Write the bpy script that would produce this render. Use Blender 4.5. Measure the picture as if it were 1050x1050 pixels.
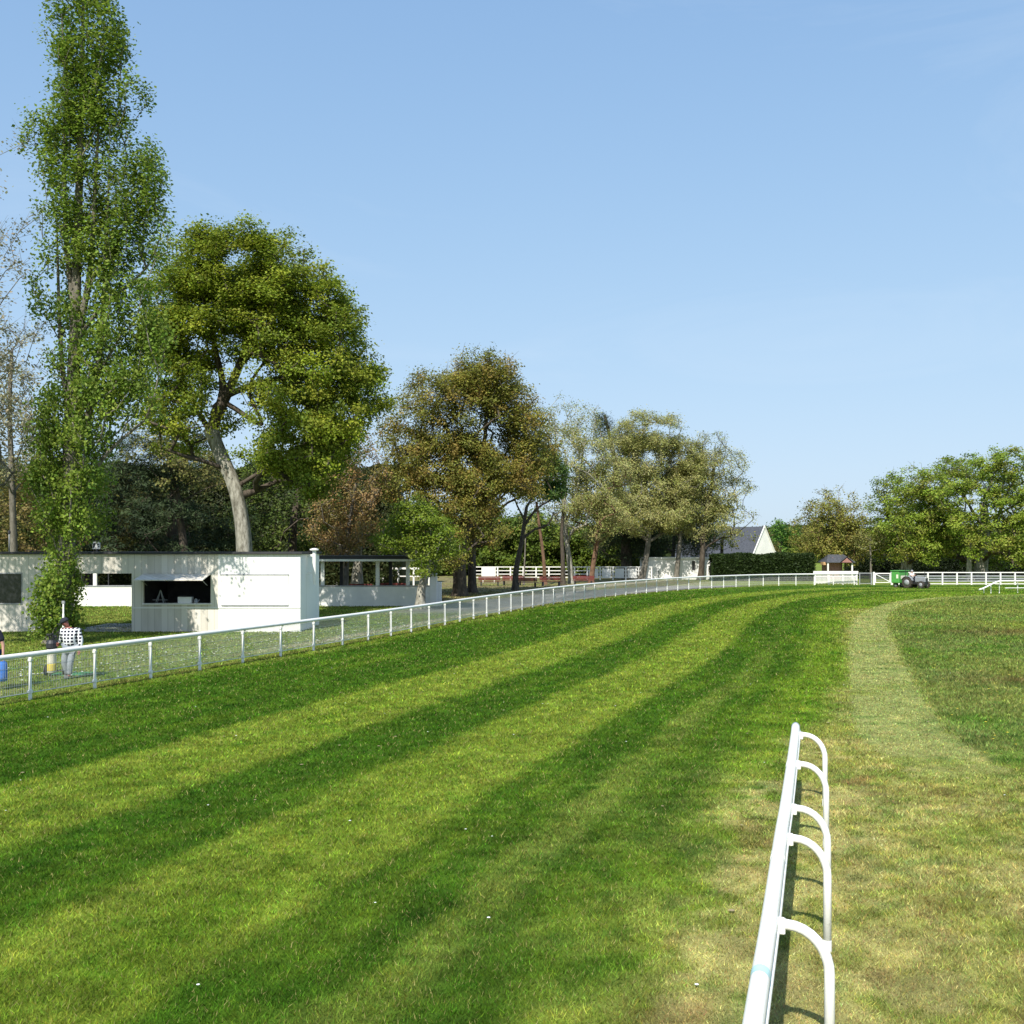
import bpy, math, random
import numpy as np
from mathutils import Vector, Matrix

# ------------------------------------------------------------------ camera, light, exposure
S = bpy.context.scene
for o in list(bpy.data.objects):
    bpy.data.objects.remove(o)
COL = S.collection
EYE = 3.5
FPX = 1050.0          # focal length in photo pixels
HZ = 563.0            # horizon row in the photo

cam_d = bpy.data.cameras.new("camera")
cam = bpy.data.objects.new("camera", cam_d)
COL.objects.link(cam)
cam.location = (0, 0, EYE)
cam.rotation_euler = (math.radians(90), 0, 0)
cam_d.sensor_width = 36
cam_d.lens = 36
cam_d.shift_y = (HZ - 525) / 1050
cam_d.clip_start = 0.05
cam_d.clip_end = 9000
S.camera = cam

SUN_EL = math.radians(47)
TO_SUN = Vector((-0.29 * math.cos(SUN_EL), -0.957 * math.cos(SUN_EL), math.sin(SUN_EL))).normalized()
SKY_GAIN = (1.76, 2.27, 3.25)
SKY_SHOULDER = (4.0, 4.8, 5.6)
w = bpy.data.worlds.new("World")
S.world = w
w.use_nodes = True
nt = w.node_tree
bgn = nt.nodes["Background"]
sky = nt.nodes.new("ShaderNodeTexSky")
sky.sky_type = 'NISHITA'
sky.sun_disc = False
sky.sun_elevation = SUN_EL
sky.sun_rotation = math.atan2(TO_SUN.x, TO_SUN.y)
sky.altitude = 0
sky.air_density = 1.0
sky.dust_density = 0.6
sky.ozone_density = 1.6
# soft highlight roll-off of the sky radiance (a camera-like shoulder per channel), so the horizon keeps its pale blue
ga = nt.nodes.new("ShaderNodeVectorMath"); ga.operation = 'MULTIPLY'
ga.inputs[1].default_value = SKY_GAIN
nt.links.new(sky.outputs[0], ga.inputs[0])
kd = nt.nodes.new("ShaderNodeVectorMath"); kd.operation = 'DIVIDE'
kd.inputs[1].default_value = SKY_SHOULDER
nt.links.new(ga.outputs[0], kd.inputs[0])
k1 = nt.nodes.new("ShaderNodeVectorMath"); k1.operation = 'ADD'
k1.inputs[1].default_value = (1, 1, 1)
nt.links.new(kd.outputs[0], k1.inputs[0])
dv0 = nt.nodes.new("ShaderNodeVectorMath"); dv0.operation = 'DIVIDE'
nt.links.new(ga.outputs[0], dv0.inputs[0]); nt.links.new(k1.outputs[0], dv0.inputs[1])
# a breath of high cirrus
tcw = nt.nodes.new("ShaderNodeTexCoord")
mpw = nt.nodes.new("ShaderNodeMapping")
mpw.inputs['Scale'].default_value = (1.1, 1.6, 5.0)
mpw.inputs['Rotation'].default_value = (0.0, 0.25, 0.3)
nzw = nt.nodes.new("ShaderNodeTexNoise")
nzw.inputs['Scale'].default_value = 1.7
nzw.inputs['Detail'].default_value = 9
nzw.inputs['Roughness'].default_value = 0.62
nzw.inputs['Distortion'].default_value = 0.8
mrw = nt.nodes.new("ShaderNodeMapRange")
mrw.inputs[1].default_value = 0.5; mrw.inputs[2].default_value = 0.8; mrw.inputs[3].default_value = 0.0; mrw.inputs[4].default_value = 0.16
mxw = nt.nodes.new("ShaderNodeMixRGB")
mxw.inputs[2].default_value = (4.2, 4.6, 5.0, 1)
nt.links.new(tcw.outputs['Generated'], mpw.inputs[0]); nt.links.new(mpw.outputs[0], nzw.inputs['Vector'])
nt.links.new(nzw.outputs[0], mrw.inputs[0]); nt.links.new(mrw.outputs[0], mxw.inputs[0])
nt.links.new(dv0.outputs[0], mxw.inputs[1])
nt.links.new(mxw.outputs[0], bgn.inputs[0])
bgn.inputs[1].default_value = 0.15

sl = bpy.data.lights.new("sun", 'SUN')
sl.energy = 4.6
sl.angle = math.radians(0.5)
sl.color = (1.0, 0.955, 0.88)
so = bpy.data.objects.new("sun", sl)
COL.objects.link(so)
so.rotation_euler = TO_SUN.to_track_quat('Z', 'Y').to_euler()
so.location = (-20, -60, 60)

S.view_settings.view_transform = 'Standard'
S.view_settings.look = 'None'
S.view_settings.exposure = 0.5
S.view_settings.gamma = 1
S.view_settings.use_curve_mapping = False

# ------------------------------------------------------------------ helpers
RNG = np.random.default_rng(7)
random.seed(7)


def wx(px, d):
    return (px - 525) * d / FPX


def wz(py, d):
    return EYE - (py - HZ) * d / FPX


def gr(px, py):
    d = EYE * FPX / (py - HZ)
    return ((px - 525) * d / FPX, d)


def tag(o, label=None, cat=None, group=None, kind=None):
    if label:
        o['label'] = label
    if cat:
        o['category'] = cat
    if group:
        o['group'] = group
    if kind:
        o['kind'] = kind
    return o


def thing(name, label, cat, loc, rz=0.0, group=None):
    o = bpy.data.objects.new(name, None)
    o.empty_display_size = 0.3
    COL.objects.link(o)
    o.location = loc
    o.rotation_euler = (0, 0, rz)
    return tag(o, label, cat, group)


def copy_tree(o, parent=None):
    c = o.copy()
    COL.objects.link(c)
    if parent:
        c.parent = parent
    for ch in o.children:
        copy_tree(ch, c)
    return c


def mesh_np(name, V, F, mat, parent=None, cols=None, smooth=False, loc=None, uv=None):
    """V (n,3), F (m,k) constant k; cols (n,3) optional vertex colour 'Col'."""
    V = np.asarray(V, np.float32)
    F = np.asarray(F, np.int32)
    me = bpy.data.meshes.new(name)
    n, (m, k) = len(V), F.shape
    me.vertices.add(n)
    me.vertices.foreach_set("co", V.ravel())
    me.loops.add(m * k)
    me.loops.foreach_set("vertex_index", F.ravel())
    me.polygons.add(m)
    me.polygons.foreach_set("loop_start", np.arange(0, m * k, k, dtype=np.int32))
    me.polygons.foreach_set("loop_total", np.full(m, k, np.int32))
    if smooth:
        me.polygons.foreach_set("use_smooth", np.ones(m, bool))
    if cols is not None:
        a = me.attributes.new("Col", 'FLOAT_COLOR', 'POINT')
        c4 = np.ones((n, 4), np.float32)
        c4[:, :3] = cols
        a.data.foreach_set("color", c4.ravel())
    me.update(calc_edges=True)
    if mat:
        me.materials.append(mat)
    o = bpy.data.objects.new(name, me)
    COL.objects.link(o)
    if parent:
        o.parent = parent
    if loc is not None:
        o.location = loc
    return o


class MB:
    """collects boxes, tubes, lathes, prisms; builds ONE mesh object."""

    def __init__(self):
        self.v, self.f = [], []

    def add(self, v, f):
        b = len(self.v)
        self.v += [tuple(p) for p in v]
        self.f += [tuple(i + b for i in q) for q in f]
        return self

    def box(self, x0, x1, y0, y1, z0, z1, M=None, bev=0.0):
        if bev > 0:
            # chamfered box (vertical + horizontal edges) via three-ring profile
            b = bev
            v, f = [], []
            rings = [(z0, b), (z0 + b, 0), (z1 - b, 0), (z1, b)]
            for z, ins in rings:
                xs0, xs1, ys0, ys1 = x0 + ins, x1 - ins, y0 + ins, y1 - ins
                c = b
                pts = [(xs0 + c, ys0), (xs1 - c, ys0), (xs1, ys0 + c), (xs1, ys1 - c), (xs1 - c, ys1), (xs0 + c, ys1), (xs0, ys1 - c), (xs0, ys0 + c)]
                v += [(p[0], p[1], z) for p in pts]
            for r in range(3):
                for i in range(8):
                    j = (i + 1) % 8
                    f.append((r * 8 + i, r * 8 + j, r * 8 + 8 + j, r * 8 + 8 + i))
            f.append(tuple(range(7, -1, -1)))
            f.append(tuple(range(24, 32)))
        else:
            v = [(x0, y0, z0), (x1, y0, z0), (x1, y1, z0), (x0, y1, z0), (x0, y0, z1), (x1, y0, z1), (x1, y1, z1), (x0, y1, z1)]
            f = [(0, 3, 2, 1), (4, 5, 6, 7), (0, 1, 5, 4), (1, 2, 6, 5), (2, 3, 7, 6), (3, 0, 4, 7)]
        if M is not None:
            v = [tuple(M @ Vector(p)) for p in v]
        return self.add(v, f)

    def tube(self, path, r, n=8, cap=True, sx=1.0, sz=1.0):
        P = [Vector(p) for p in path]
        R = r if isinstance(r, (list, tuple)) else [r] * len(P)
        v, f = [], []
        for i, p in enumerate(P):
            t = (P[min(i + 1, len(P) - 1)] - P[max(i - 1, 0)]).normalized()
            up = Vector((0, 0, 1)) if abs(t.z) < 0.95 else Vector((1, 0, 0))
            a = t.cross(up).normalized()
            b = a.cross(t).normalized()
            for k in range(n):
                th = 2 * math.pi * k / n
                v.append(p + a * (math.cos(th) * R[i] * sx) + b * (math.sin(th) * R[i] * sz))
        for i in range(len(P) - 1):
            for k in range(n):
                l = (k + 1) % n
                f.append((i * n + k, i * n + l, (i + 1) * n + l, (i + 1) * n + k))
        if cap:
            f.append(tuple(range(n - 1, -1, -1)))
            f.append(tuple((len(P) - 1) * n + k for k in range(n)))
        return self.add(v, f)

    def lathe(self, prof, n=16, c=(0, 0, 0), M=None):
        v, f = [], []
        for (r, z) in prof:
            for k in range(n):
                th = 2 * math.pi * k / n
                p = Vector((c[0] + r * math.cos(th), c[1] + r * math.sin(th), c[2] + z))
                v.append(M @ p if M is not None else p)
        for i in range(len(prof) - 1):
            for k in range(n):
                l = (k + 1) % n
                f.append((i * n + k, i * n + l, (i + 1) * n + l, (i + 1) * n + k))
        f.append(tuple(range(n - 1, -1, -1)))
        f.append(tuple((len(prof) - 1) * n + k for k in range(n)))
        return self.add(v, f)

    def prism(self, pts, y0, y1, M=None):
        """outline in x,z extruded along y"""
        n = len(pts)
        v = [(p[0], y0, p[1]) for p in pts] + [(p[0], y1, p[1]) for p in pts]
        f = [tuple(range(n)), tuple(range(2 * n - 1, n - 1, -1))]
        for i in range(n):
            j = (i + 1) % n
            f.append((i, i + n, j + n, j))
        if M is not None:
            v = [tuple(M @ Vector(p)) for p in v]
        return self.add(v, f)

    def build(self, name, mat, parent=None, loc=None, smooth=False):
        me = bpy.data.meshes.new(name)
        me.from_pydata([tuple(p) for p in self.v], [], self.f)
        me.update()
        me.materials.append(mat)
        if smooth:
            for p in me.polygons:
                p.use_smooth = len(p.vertices) == 4
        o = bpy.data.objects.new(name, me)
        COL.objects.link(o)
        if parent:
            o.parent = parent
        if loc is not None:
            o.location = loc
        return o


def vnoise(x, y, scale, seed=0):
    x = np.asarray(x, float) / scale + 1000.3
    y = np.asarray(y, float) / scale + 1000.7
    xi, yi = np.floor(x).astype(np.int64), np.floor(y).astype(np.int64)
    fx, fy = x - xi, y - yi
    fx, fy = fx * fx * (3 - 2 * fx), fy * fy * (3 - 2 * fy)

    def h(a, b):
        n = (a * 374761393 + b * 668265263 + seed * 1442695041) & 0xFFFFFFFF
        n = ((n ^ (n >> 13)) * 1274126177) & 0xFFFFFFFF
        return ((n ^ (n >> 16)) & 0xFFFF) / 65535.0
    return (h(xi, yi) * (1 - fx) + h(xi + 1, yi) * fx) * (1 - fy) + (h(xi, yi + 1) * (1 - fx) + h(xi + 1, yi + 1) * fx) * fy


def fbm(x, y, scale, seed=0, oct=3):
    t, a, s = 0, 1.0, 0
    for i in range(oct):
        t = t + a * vnoise(x, y, scale / 2 ** i, seed + i * 17)
        s += a
        a *= 0.55
    return t / s


def sstep(a, b, x):
    t = np.clip((x - a) / (b - a), 0, 1)
    return t * t * (3 - 2 * t)


# ------------------------------------------------------------------ materials
def new_mat(name):
    m = bpy.data.materials.new(name)
    m.use_nodes = True
    return m, m.node_tree, m.node_tree.nodes["Principled BSDF"]


def noise_mat(name, c, rough=0.6, var=0.12, scale=6.0, c2=None, metallic=0.0, bump=0.0, bscale=60.0, spec=0.5, stretch=None):
    """procedural paint/wood/metal: colour drifts between two tones on object coordinates."""
    m, t, b = new_mat(name)
    N, L = t.nodes, t.links
    tc = N.new("ShaderNodeTexCoord")
    mp = N.new("ShaderNodeMapping")
    if stretch:
        mp.inputs['Scale'].default_value = stretch
    L.new(tc.outputs['Object'], mp.inputs[0])
    no = N.new("ShaderNodeTexNoise")
    no.inputs['Scale'].default_value = scale
    no.inputs['Detail'].default_value = 6
    no.inputs['Roughness'].default_value = 0.65
    L.new(mp.outputs[0], no.inputs['Vector'])
    cr = N.new("ShaderNodeValToRGB")
    c2 = c2 or tuple(max(0, x * (1 - 2.2 * var)) for x in c)
    cr.color_ramp.elements[0].position = 0.33
    cr.color_ramp.elements[1].position = 0.62
    cr.color_ramp.elements[0].color = (*c2, 1)
    cr.color_ramp.elements[1].color = (*c, 1)
    L.new(no.outputs[0], cr.inputs[0])
    L.new(cr.outputs[0], b.inputs['Base Color'])
    b.inputs['Roughness'].default_value = rough
    b.inputs['Metallic'].default_value = metallic
    b.inputs['Specular IOR Level'].default_value = spec
    if bump > 0:
        n2 = N.new("ShaderNodeTexNoise")
        n2.inputs['Scale'].default_value = bscale
        n2.inputs['Detail'].default_value = 5
        L.new(mp.outputs[0], n2.inputs['Vector'])
        bp = N.new("ShaderNodeBump")
        bp.inputs['Strength'].default_value = bump
        bp.inputs['Distance'].default_value = 0.02
        L.new(n2.outputs[0], bp.inputs['Height'])
        L.new(bp.outputs[0], b.inputs['Normal'])
    return m


def leaf_mat(name, trans=0.35, rough=0.55, spec=0.22):
    m, t, b = new_mat(name)
    N, L = t.nodes, t.links
    at = N.new("ShaderNodeAttribute")
    at.attribute_name = "Col"
    tr = N.new("ShaderNodeBsdfTranslucent")
    mx = N.new("ShaderNodeMixShader")
    mx.inputs[0].default_value = trans
    L.new(at.outputs['Color'], b.inputs['Base Color'])
    L.new(at.outputs['Color'], tr.inputs['Color'])
    b.inputs['Roughness'].default_value = rough
    b.inputs['Specular IOR Level'].default_value = spec
    L.new(b.outputs[0], mx.inputs[1])
    L.new(tr.outputs[0], mx.inputs[2])
    L.new(mx.outputs[0], N["Material Output"].inputs[0])
    return m


def turf_mat(name, lo=0.55, hi=1.5, fine=55.0):
    """ground turf: colour attribute (mown bands, worn patches) times fine procedural grain + bump"""
    m, t, b = new_mat(name)
    N, L = t.nodes, t.links
    at = N.new("ShaderNodeAttribute")
    at.attribute_name = "Col"
    tc = N.new("ShaderNodeTexCoord")
    n1 = N.new("ShaderNodeTexNoise")
    n1.inputs['Scale'].default_value = fine
    n1.inputs['Detail'].default_value = 4
    n2 = N.new("ShaderNodeTexNoise")
    n2.inputs['Scale'].default_value = 7.0
    n2.inputs['Detail'].default_value = 8
    n2.inputs['Roughness'].default_value = 0.75
    L.new(tc.outputs['Object'], n1.inputs['Vector'])
    L.new(tc.outputs['Object'], n2.inputs['Vector'])
    mu = N.new("ShaderNodeMath")
    mu.operation = 'ADD'
    L.new(n1.outputs[0], mu.inputs[0])
    L.new(n2.outputs[0], mu.inputs[1])
    mr = N.new("ShaderNodeMapRange")
    mr.inputs[1].default_value = 0.7
    mr.inputs[2].default_value = 1.3
    mr.inputs[3].default_value = lo
    mr.inputs[4].default_value = hi
    L.new(mu.outputs[0], mr.inputs[0])
    vm = N.new("ShaderNodeVectorMath")
    vm.operation = 'SCALE'
    L.new(at.outputs['Color'], vm.inputs[0])
    L.new(mr.outputs[0], vm.inputs['Scale'])
    L.new(vm.outputs[0], b.inputs['Base Color'])
    b.inputs['Roughness'].default_value = 0.9
    b.inputs['Specular IOR Level'].default_value = 0.08
    bp = N.new("ShaderNodeBump")
    bp.inputs['Strength'].default_value = 0.7
    bp.inputs['Distance'].default_value = 0.05
    L.new(mu.outputs[0], bp.inputs['Height'])
    L.new(bp.outputs[0], b.inputs['Normal'])
    return m


def bark_mat(name, c, c2):
    return noise_mat(name, c, rough=0.9, scale=2.4, c2=c2, bump=0.9, bscale=9, spec=0.1, stretch=(2.2, 2.2, 0.8))


M = {}
M['leaf'] = leaf_mat('leaf', 0.42)
M['needle'] = leaf_mat('needle', 0.12, 0.7)
M['blade'] = leaf_mat('grass_blade', 0.3, 0.7, 0.06)
M['turf'] = turf_mat('turf')
M['white'] = noise_mat('white_plastic', (0.86, 0.845, 0.80), rough=0.35, var=0.05, scale=3.5)
M['white_paint'] = noise_mat('white_paint', (0.84, 0.825, 0.775), rough=0.6, c2=(0.72, 0.705, 0.65), scale=1.2, bump=0.15)
M['render_white'] = noise_mat('white_render', (0.84, 0.82, 0.77), rough=0.85, c2=(0.72, 0.71, 0.665), scale=0.7, bump=0.25, bscale=25)
M['rail_white'] = noise_mat('weathered_white_rail', (0.86, 0.845, 0.80), rough=0.4, c2=(0.60, 0.585, 0.52), scale=13, bump=0.08)
_cr = [n for n in M['rail_white'].node_tree.nodes if n.type == 'VALTORGB'][0]
_cr.color_ramp.elements[0].position = 0.27; _cr.color_ramp.elements[1].position = 0.40
M['wire'] = noise_mat('galvanised_wire', (0.70, 0.69, 0.65), rough=0.4, var=0.1, scale=20, metallic=0.3)
M['roof_dark'] = noise_mat('roof_felt', (0.035, 0.035, 0.038), rough=0.7, var=0.15, scale=3)
M['dark'] = noise_mat('dark_metal', (0.03, 0.03, 0.034), rough=0.5, var=0.2, scale=8)
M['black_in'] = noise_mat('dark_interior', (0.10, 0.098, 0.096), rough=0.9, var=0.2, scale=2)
M['grey_metal'] = noise_mat('grey_metal', (0.33, 0.34, 0.35), rough=0.45, var=0.15, scale=8)
M['slate'] = noise_mat('slate_tiles', (0.085, 0.09, 0.105), rough=0.6, var=0.2, scale=4, bump=0.4, bscale=14)
M['red_wood'] = noise_mat('red_paint', (0.15, 0.024, 0.018), rough=0.55, var=0.2, scale=5)
M['pink_wall'] = noise_mat('pink_brick', (0.36, 0.19, 0.16), rough=0.9, c2=(0.26, 0.12, 0.10), scale=5, bump=0.3)
M['orange'] = noise_mat('ochre_render', (0.55, 0.33, 0.16), rough=0.9, scale=2)
M['skin'] = noise_mat('skin', (0.52, 0.29, 0.21), rough=0.55, var=0.06, scale=20)
M['skin_red'] = noise_mat('sunburnt_skin', (0.30, 0.10, 0.075), rough=0.55, var=0.06, scale=20)
M['navy'] = noise_mat('navy_cotton', (0.012, 0.014, 0.030), rough=0.9, var=0.2, scale=12, bump=0.3)
M['blue'] = noise_mat('blue_cloth', (0.03, 0.18, 0.60), rough=0.8, var=0.15, scale=9, bump=0.3)
M['blue_dull'] = noise_mat('blue_denim', (0.02, 0.055, 0.22), rough=0.9, var=0.15, scale=9, bump=0.3)
M['jeans'] = noise_mat('pale_denim', (0.30, 0.33, 0.36), rough=0.9, var=0.12, scale=10, bump=0.3)
M['cap'] = noise_mat('dark_cap', (0.02, 0.023, 0.035), rough=0.9, var=0.2, scale=10)
M['shoe'] = noise_mat('grey_shoe', (0.11, 0.12, 0.11), rough=0.7, var=0.2, scale=12)
M['green_mat'] = noise_mat('green_rubber', (0.02, 0.22, 0.09), rough=0.9, var=0.15, scale=18, bump=0.4)
M['green_paint'] = noise_mat('green_paint', (0.09, 0.34, 0.07), rough=0.4, var=0.12, scale=5)
M['tyre'] = noise_mat('tyre_rubber', (0.06, 0.05, 0.04), rough=0.9, var=0.2, scale=10, bump=0.5)
M['hood'] = noise_mat('pale_bonnet', (0.27, 0.285, 0.30), rough=0.35, var=0.08, scale=4)
M['ivory'] = noise_mat('ivory_nylon', (0.78, 0.74, 0.60), rough=0.7, var=0.08, scale=9)
M['yellow'] = noise_mat('yellow_nylon', (0.62, 0.5, 0.08), rough=0.7, var=0.08, scale=9)
M['tape'] = noise_mat('pale_blue_tape', (0.48, 0.72, 0.74), rough=0.4, var=0.05, scale=9)
M['petal_white'] = noise_mat('white_petal', (0.85, 0.85, 0.8), rough=0.6, var=0.03)
M['clod'] = noise_mat('dry_clod', (0.34, 0.27, 0.15), rough=0.95, var=0.2, scale=30)
M['petal_yellow'] = noise_mat('yellow_petal', (0.75, 0.56, 0.02), rough=0.6, var=0.05)
M['bark_grey'] = bark_mat('bark_grey', (0.21, 0.19, 0.155), (0.09, 0.08, 0.062))
M['bark_pale'] = bark_mat('bark_pale', (0.40, 0.38, 0.315), (0.10, 0.09, 0.066))
M['bark_dark'] = bark_mat('bark_dark', (0.115, 0.095, 0.072), (0.042, 0.034, 0.026))
M['bark_brown'] = bark_mat('bark_brown', (0.20, 0.12, 0.075), (0.08, 0.05, 0.032))

# cladding: cream boards with vertical joints
m, t, b = new_mat('cream_boards')
N, L = t.nodes, t.links
tc = N.new("ShaderNodeTexCoord")
sp = N.new("ShaderNodeSeparateXYZ")
L.new(tc.outputs['Object'], sp.inputs[0])
ad = N.new("ShaderNodeMath"); ad.operation = 'ADD'
L.new(sp.outputs[0], ad.inputs[0]); L.new(sp.outputs[1], ad.inputs[1])
dv = N.new("ShaderNodeMath"); dv.operation = 'DIVIDE'; dv.inputs[1].default_value = 0.28
L.new(ad.outputs[0], dv.inputs[0])
fr = N.new("ShaderNodeMath"); fr.operation = 'FRACT'
L.new(dv.outputs[0], fr.inputs[0])
fl = N.new("ShaderNodeMath"); fl.operation = 'FLOOR'
L.new(dv.outputs[0], fl.inputs[0])
wn = N.new("ShaderNodeTexWhiteNoise"); wn.noise_dimensions = '1D'
L.new(fl.outputs[0], wn.inputs['W'])
no = N.new("ShaderNodeTexNoise"); no.inputs['Scale'].default_value = 1.3; no.inputs['Detail'].default_value = 8
mpn = N.new("ShaderNodeMapping"); mpn.inputs['Scale'].default_value = (2.5, 2.5, 0.6)
L.new(tc.outputs['Object'], mpn.inputs[0]); L.new(mpn.outputs[0], no.inputs['Vector'])
ad2 = N.new("ShaderNodeMath"); ad2.operation = 'ADD'
L.new(wn.outputs[0], ad2.inputs[0]); L.new(no.outputs[0], ad2.inputs[1])
cr = N.new("ShaderNodeValToRGB")
cr.color_ramp.elements[0].position = 0.3; cr.color_ramp.elements[0].color = (0.52, 0.475, 0.395, 1)
cr.color_ramp.elements[1].position = 1.3 / 1.5; cr.color_ramp.elements[1].color = (0.685, 0.64, 0.555, 1)
L.new(ad2.outputs[0], cr.inputs[0])
gp = N.new("ShaderNodeMath"); gp.operation = 'LESS_THAN'; gp.inputs[1].default_value = 0.05
L.new(fr.outputs[0], gp.inputs[0])
mxc = N.new("ShaderNodeMixRGB"); mxc.inputs[2].default_value = (0.38, 0.345, 0.28, 1)
L.new(gp.outputs[0], mxc.inputs[0]); L.new(cr.outputs[0], mxc.inputs[1])
L.new(mxc.outputs[0], b.inputs['Base Color'])
b.inputs['Roughness'].default_value = 0.75
M['boards'] = m
M['sunlit_boards'] = m.copy()  # whiter copy of the boards, full sunlight put into its colour
M['sunlit_boards'].name = 'sunlit_boards'
for n_ in M['sunlit_boards'].node_tree.nodes:
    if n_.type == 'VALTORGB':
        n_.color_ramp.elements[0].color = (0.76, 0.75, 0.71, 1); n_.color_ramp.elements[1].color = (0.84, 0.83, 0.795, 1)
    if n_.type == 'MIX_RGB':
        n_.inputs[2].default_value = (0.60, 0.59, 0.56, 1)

# roller shutter / window glass
m, t, b = new_mat('window_glass')
b.inputs['Base Color'].default_value = (0.03, 0.033, 0.036, 1)
b.inputs['Roughness'].default_value = 0.12
M['glass'] = m

# plaid shirt: dark checks on white, woven on object coordinates
m, t, b = new_mat('checked_cotton')
N, L = t.nodes, t.links
tc = N.new("ShaderNodeTexCoord")
sp = N.new("ShaderNodeSeparateXYZ")
L.new(tc.outputs['Object'], sp.inputs[0])


def band(sock, per, duty):
    a = N.new("ShaderNodeMath"); a.operation = 'DIVIDE'; a.inputs[1].default_value = per
    L.new(sock, a.inputs[0])
    c = N.new("ShaderNodeMath"); c.operation = 'FRACT'
    L.new(a.outputs[0], c.inputs[0])
    d_ = N.new("ShaderNodeMath"); d_.operation = 'LESS_THAN'; d_.inputs[1].default_value = duty
    L.new(c.outputs[0], d_.inputs[0])
    return d_.outputs[0]


bx_, bz_ = band(sp.outputs[0], 0.09, 0.66), band(sp.outputs[2], 0.09, 0.62)
mm = N.new("ShaderNodeMath"); mm.operation = 'MULTIPLY'
L.new(bx_, mm.inputs[0]); L.new(bz_, mm.inputs[1])
mxa = N.new("ShaderNodeMixRGB"); mxa.inputs[1].default_value = (0.78, 0.78, 0.78, 1); mxa.inputs[2].default_value = (0.012, 0.014, 0.03, 1)
L.new(mm.outputs[0], mxa.inputs[0])
L.new(mxa.outputs[0], b.inputs['Base Color'])
b.inputs['Roughness'].default_value = 0.9
M['plaid'] = m

# ------------------------------------------------------------------ the ground plan
FENCE_PTS = [(-24.5, -14), (-19.9, 0), (-16.0, 10.6), (-11.18, 23.76), (-9.78, 27.5), (-7.02, 34.8), (-4.40, 42.6), (-1.2, 53.3), (2.75, 65.0), (7.2, 75), (13.0, 85), (18.7, 92.3), (24.2, 97.2), (29.5, 99.5), (34.0, 100.0), (50, 100.2), (80, 100.4)]


def catmull(P, step):
    P = [np.array(p, float) for p in P]
    out = []
    for i in range(len(P) - 1):
        p0 = P[i - 1] if i else 2 * P[0] - P[1]
        p3 = P[i + 2] if i + 2 < len(P) else 2 * P[-1] - P[-2]
        p1, p2 = P[i], P[i + 1]
        n = max(2, int(np.linalg.norm(p2 - p1) / step))
        for k in range(n):
            t = k / n
            out.append(0.5 * ((2 * p1) + (-p0 + p2) * t + (2 * p0 - 5 * p1 + 4 * p2 - p3) * t * t + (-p0 + 3 * p1 - 3 * p2 + p3) * t ** 3))
    out.append(P[-1])
    return np.array(out)


FENCE = catmull(FENCE_PTS, 0.5)
PATH_C = catmull([(7.2, 13), (7.05, 16.2), (7.45, 19.5), (8.3, 22.4), (9.75, 27), (12.7, 36), (16.9, 48.3), (20.6, 57.5), (26.0, 67.5), (33, 75), (44, 80), (60, 83)], 0.6)
PATH_HW = 0.8


def polyline_sd(X, Y, C):
    """signed distance (right of travel positive) and arc index to polyline C"""
    X = np.ravel(X); Y = np.ravel(Y)
    best = np.full(len(X), 1e9); sd = np.zeros(len(X)); ui = np.zeros(len(X))
    T = np.gradient(C, axis=0)
    T /= np.linalg.norm(T, axis=1)[:, None]
    step = 40000
    for s in range(0, len(X), step):
        x, y = X[s:s + step, None], Y[s:s + step, None]
        d2 = (x - C[None, :, 0]) ** 2 + (y - C[None, :, 1]) ** 2
        j = d2.argmin(1)
        dx, dy = x[:, 0] - C[j, 0], y[:, 0] - C[j, 1]
        tx, ty = T[j, 0], T[j, 1]
        cr = dx * ty - dy * tx
        al = dx * tx + dy * ty
        dist = np.sqrt(d2[np.arange(len(j)), j])
        # inside the chain use the perpendicular offset, past its ends the distance
        sd[s:s + step] = np.where(np.abs(al) < 1.5, cr, np.sign(cr) * dist)
        ui[s:s + step] = j
    return sd, ui


RAIL_A, RAIL_B = np.array((1.28, 5.43)), np.array((4.03, 14.54))


def seg_dist(X, Y, A, B):
    d = B - A
    t = np.clip(((X - A[0]) * d[0] + (Y - A[1]) * d[1]) / (d @ d), 0, 1)
    return np.hypot(X - A[0] - t * d[0], Y - A[1] - t * d[1])


C_DARK = np.array((0.046, 0.105, 0.007))
C_LIGHT = np.array((0.168, 0.222, 0.026))
C_MID = np.array((0.110, 0.178, 0.014))
C_STRAW = np.array((0.35, 0.315, 0.115))
C_PATH = np.array((0.25, 0.275, 0.085))
C_INF = np.array((0.142, 0.184, 0.046))
C_OLIVE = np.array((0.170, 0.200, 0.042))
C_BROWN = np.array((0.130, 0.095, 0.035))
C_LAWN = np.array((0.165, 0.215, 0.038))
C_ASPH = np.array((0.20, 0.195, 0.175))
C_SAND = np.array((0.42, 0.38, 0.28))
C_DUST = np.array((0.19, 0.165, 0.08))


def mix(a, b, t):
    t = np.clip(t, 0, 1)[:, None]
    return a * (1 - t) + b * t


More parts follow.
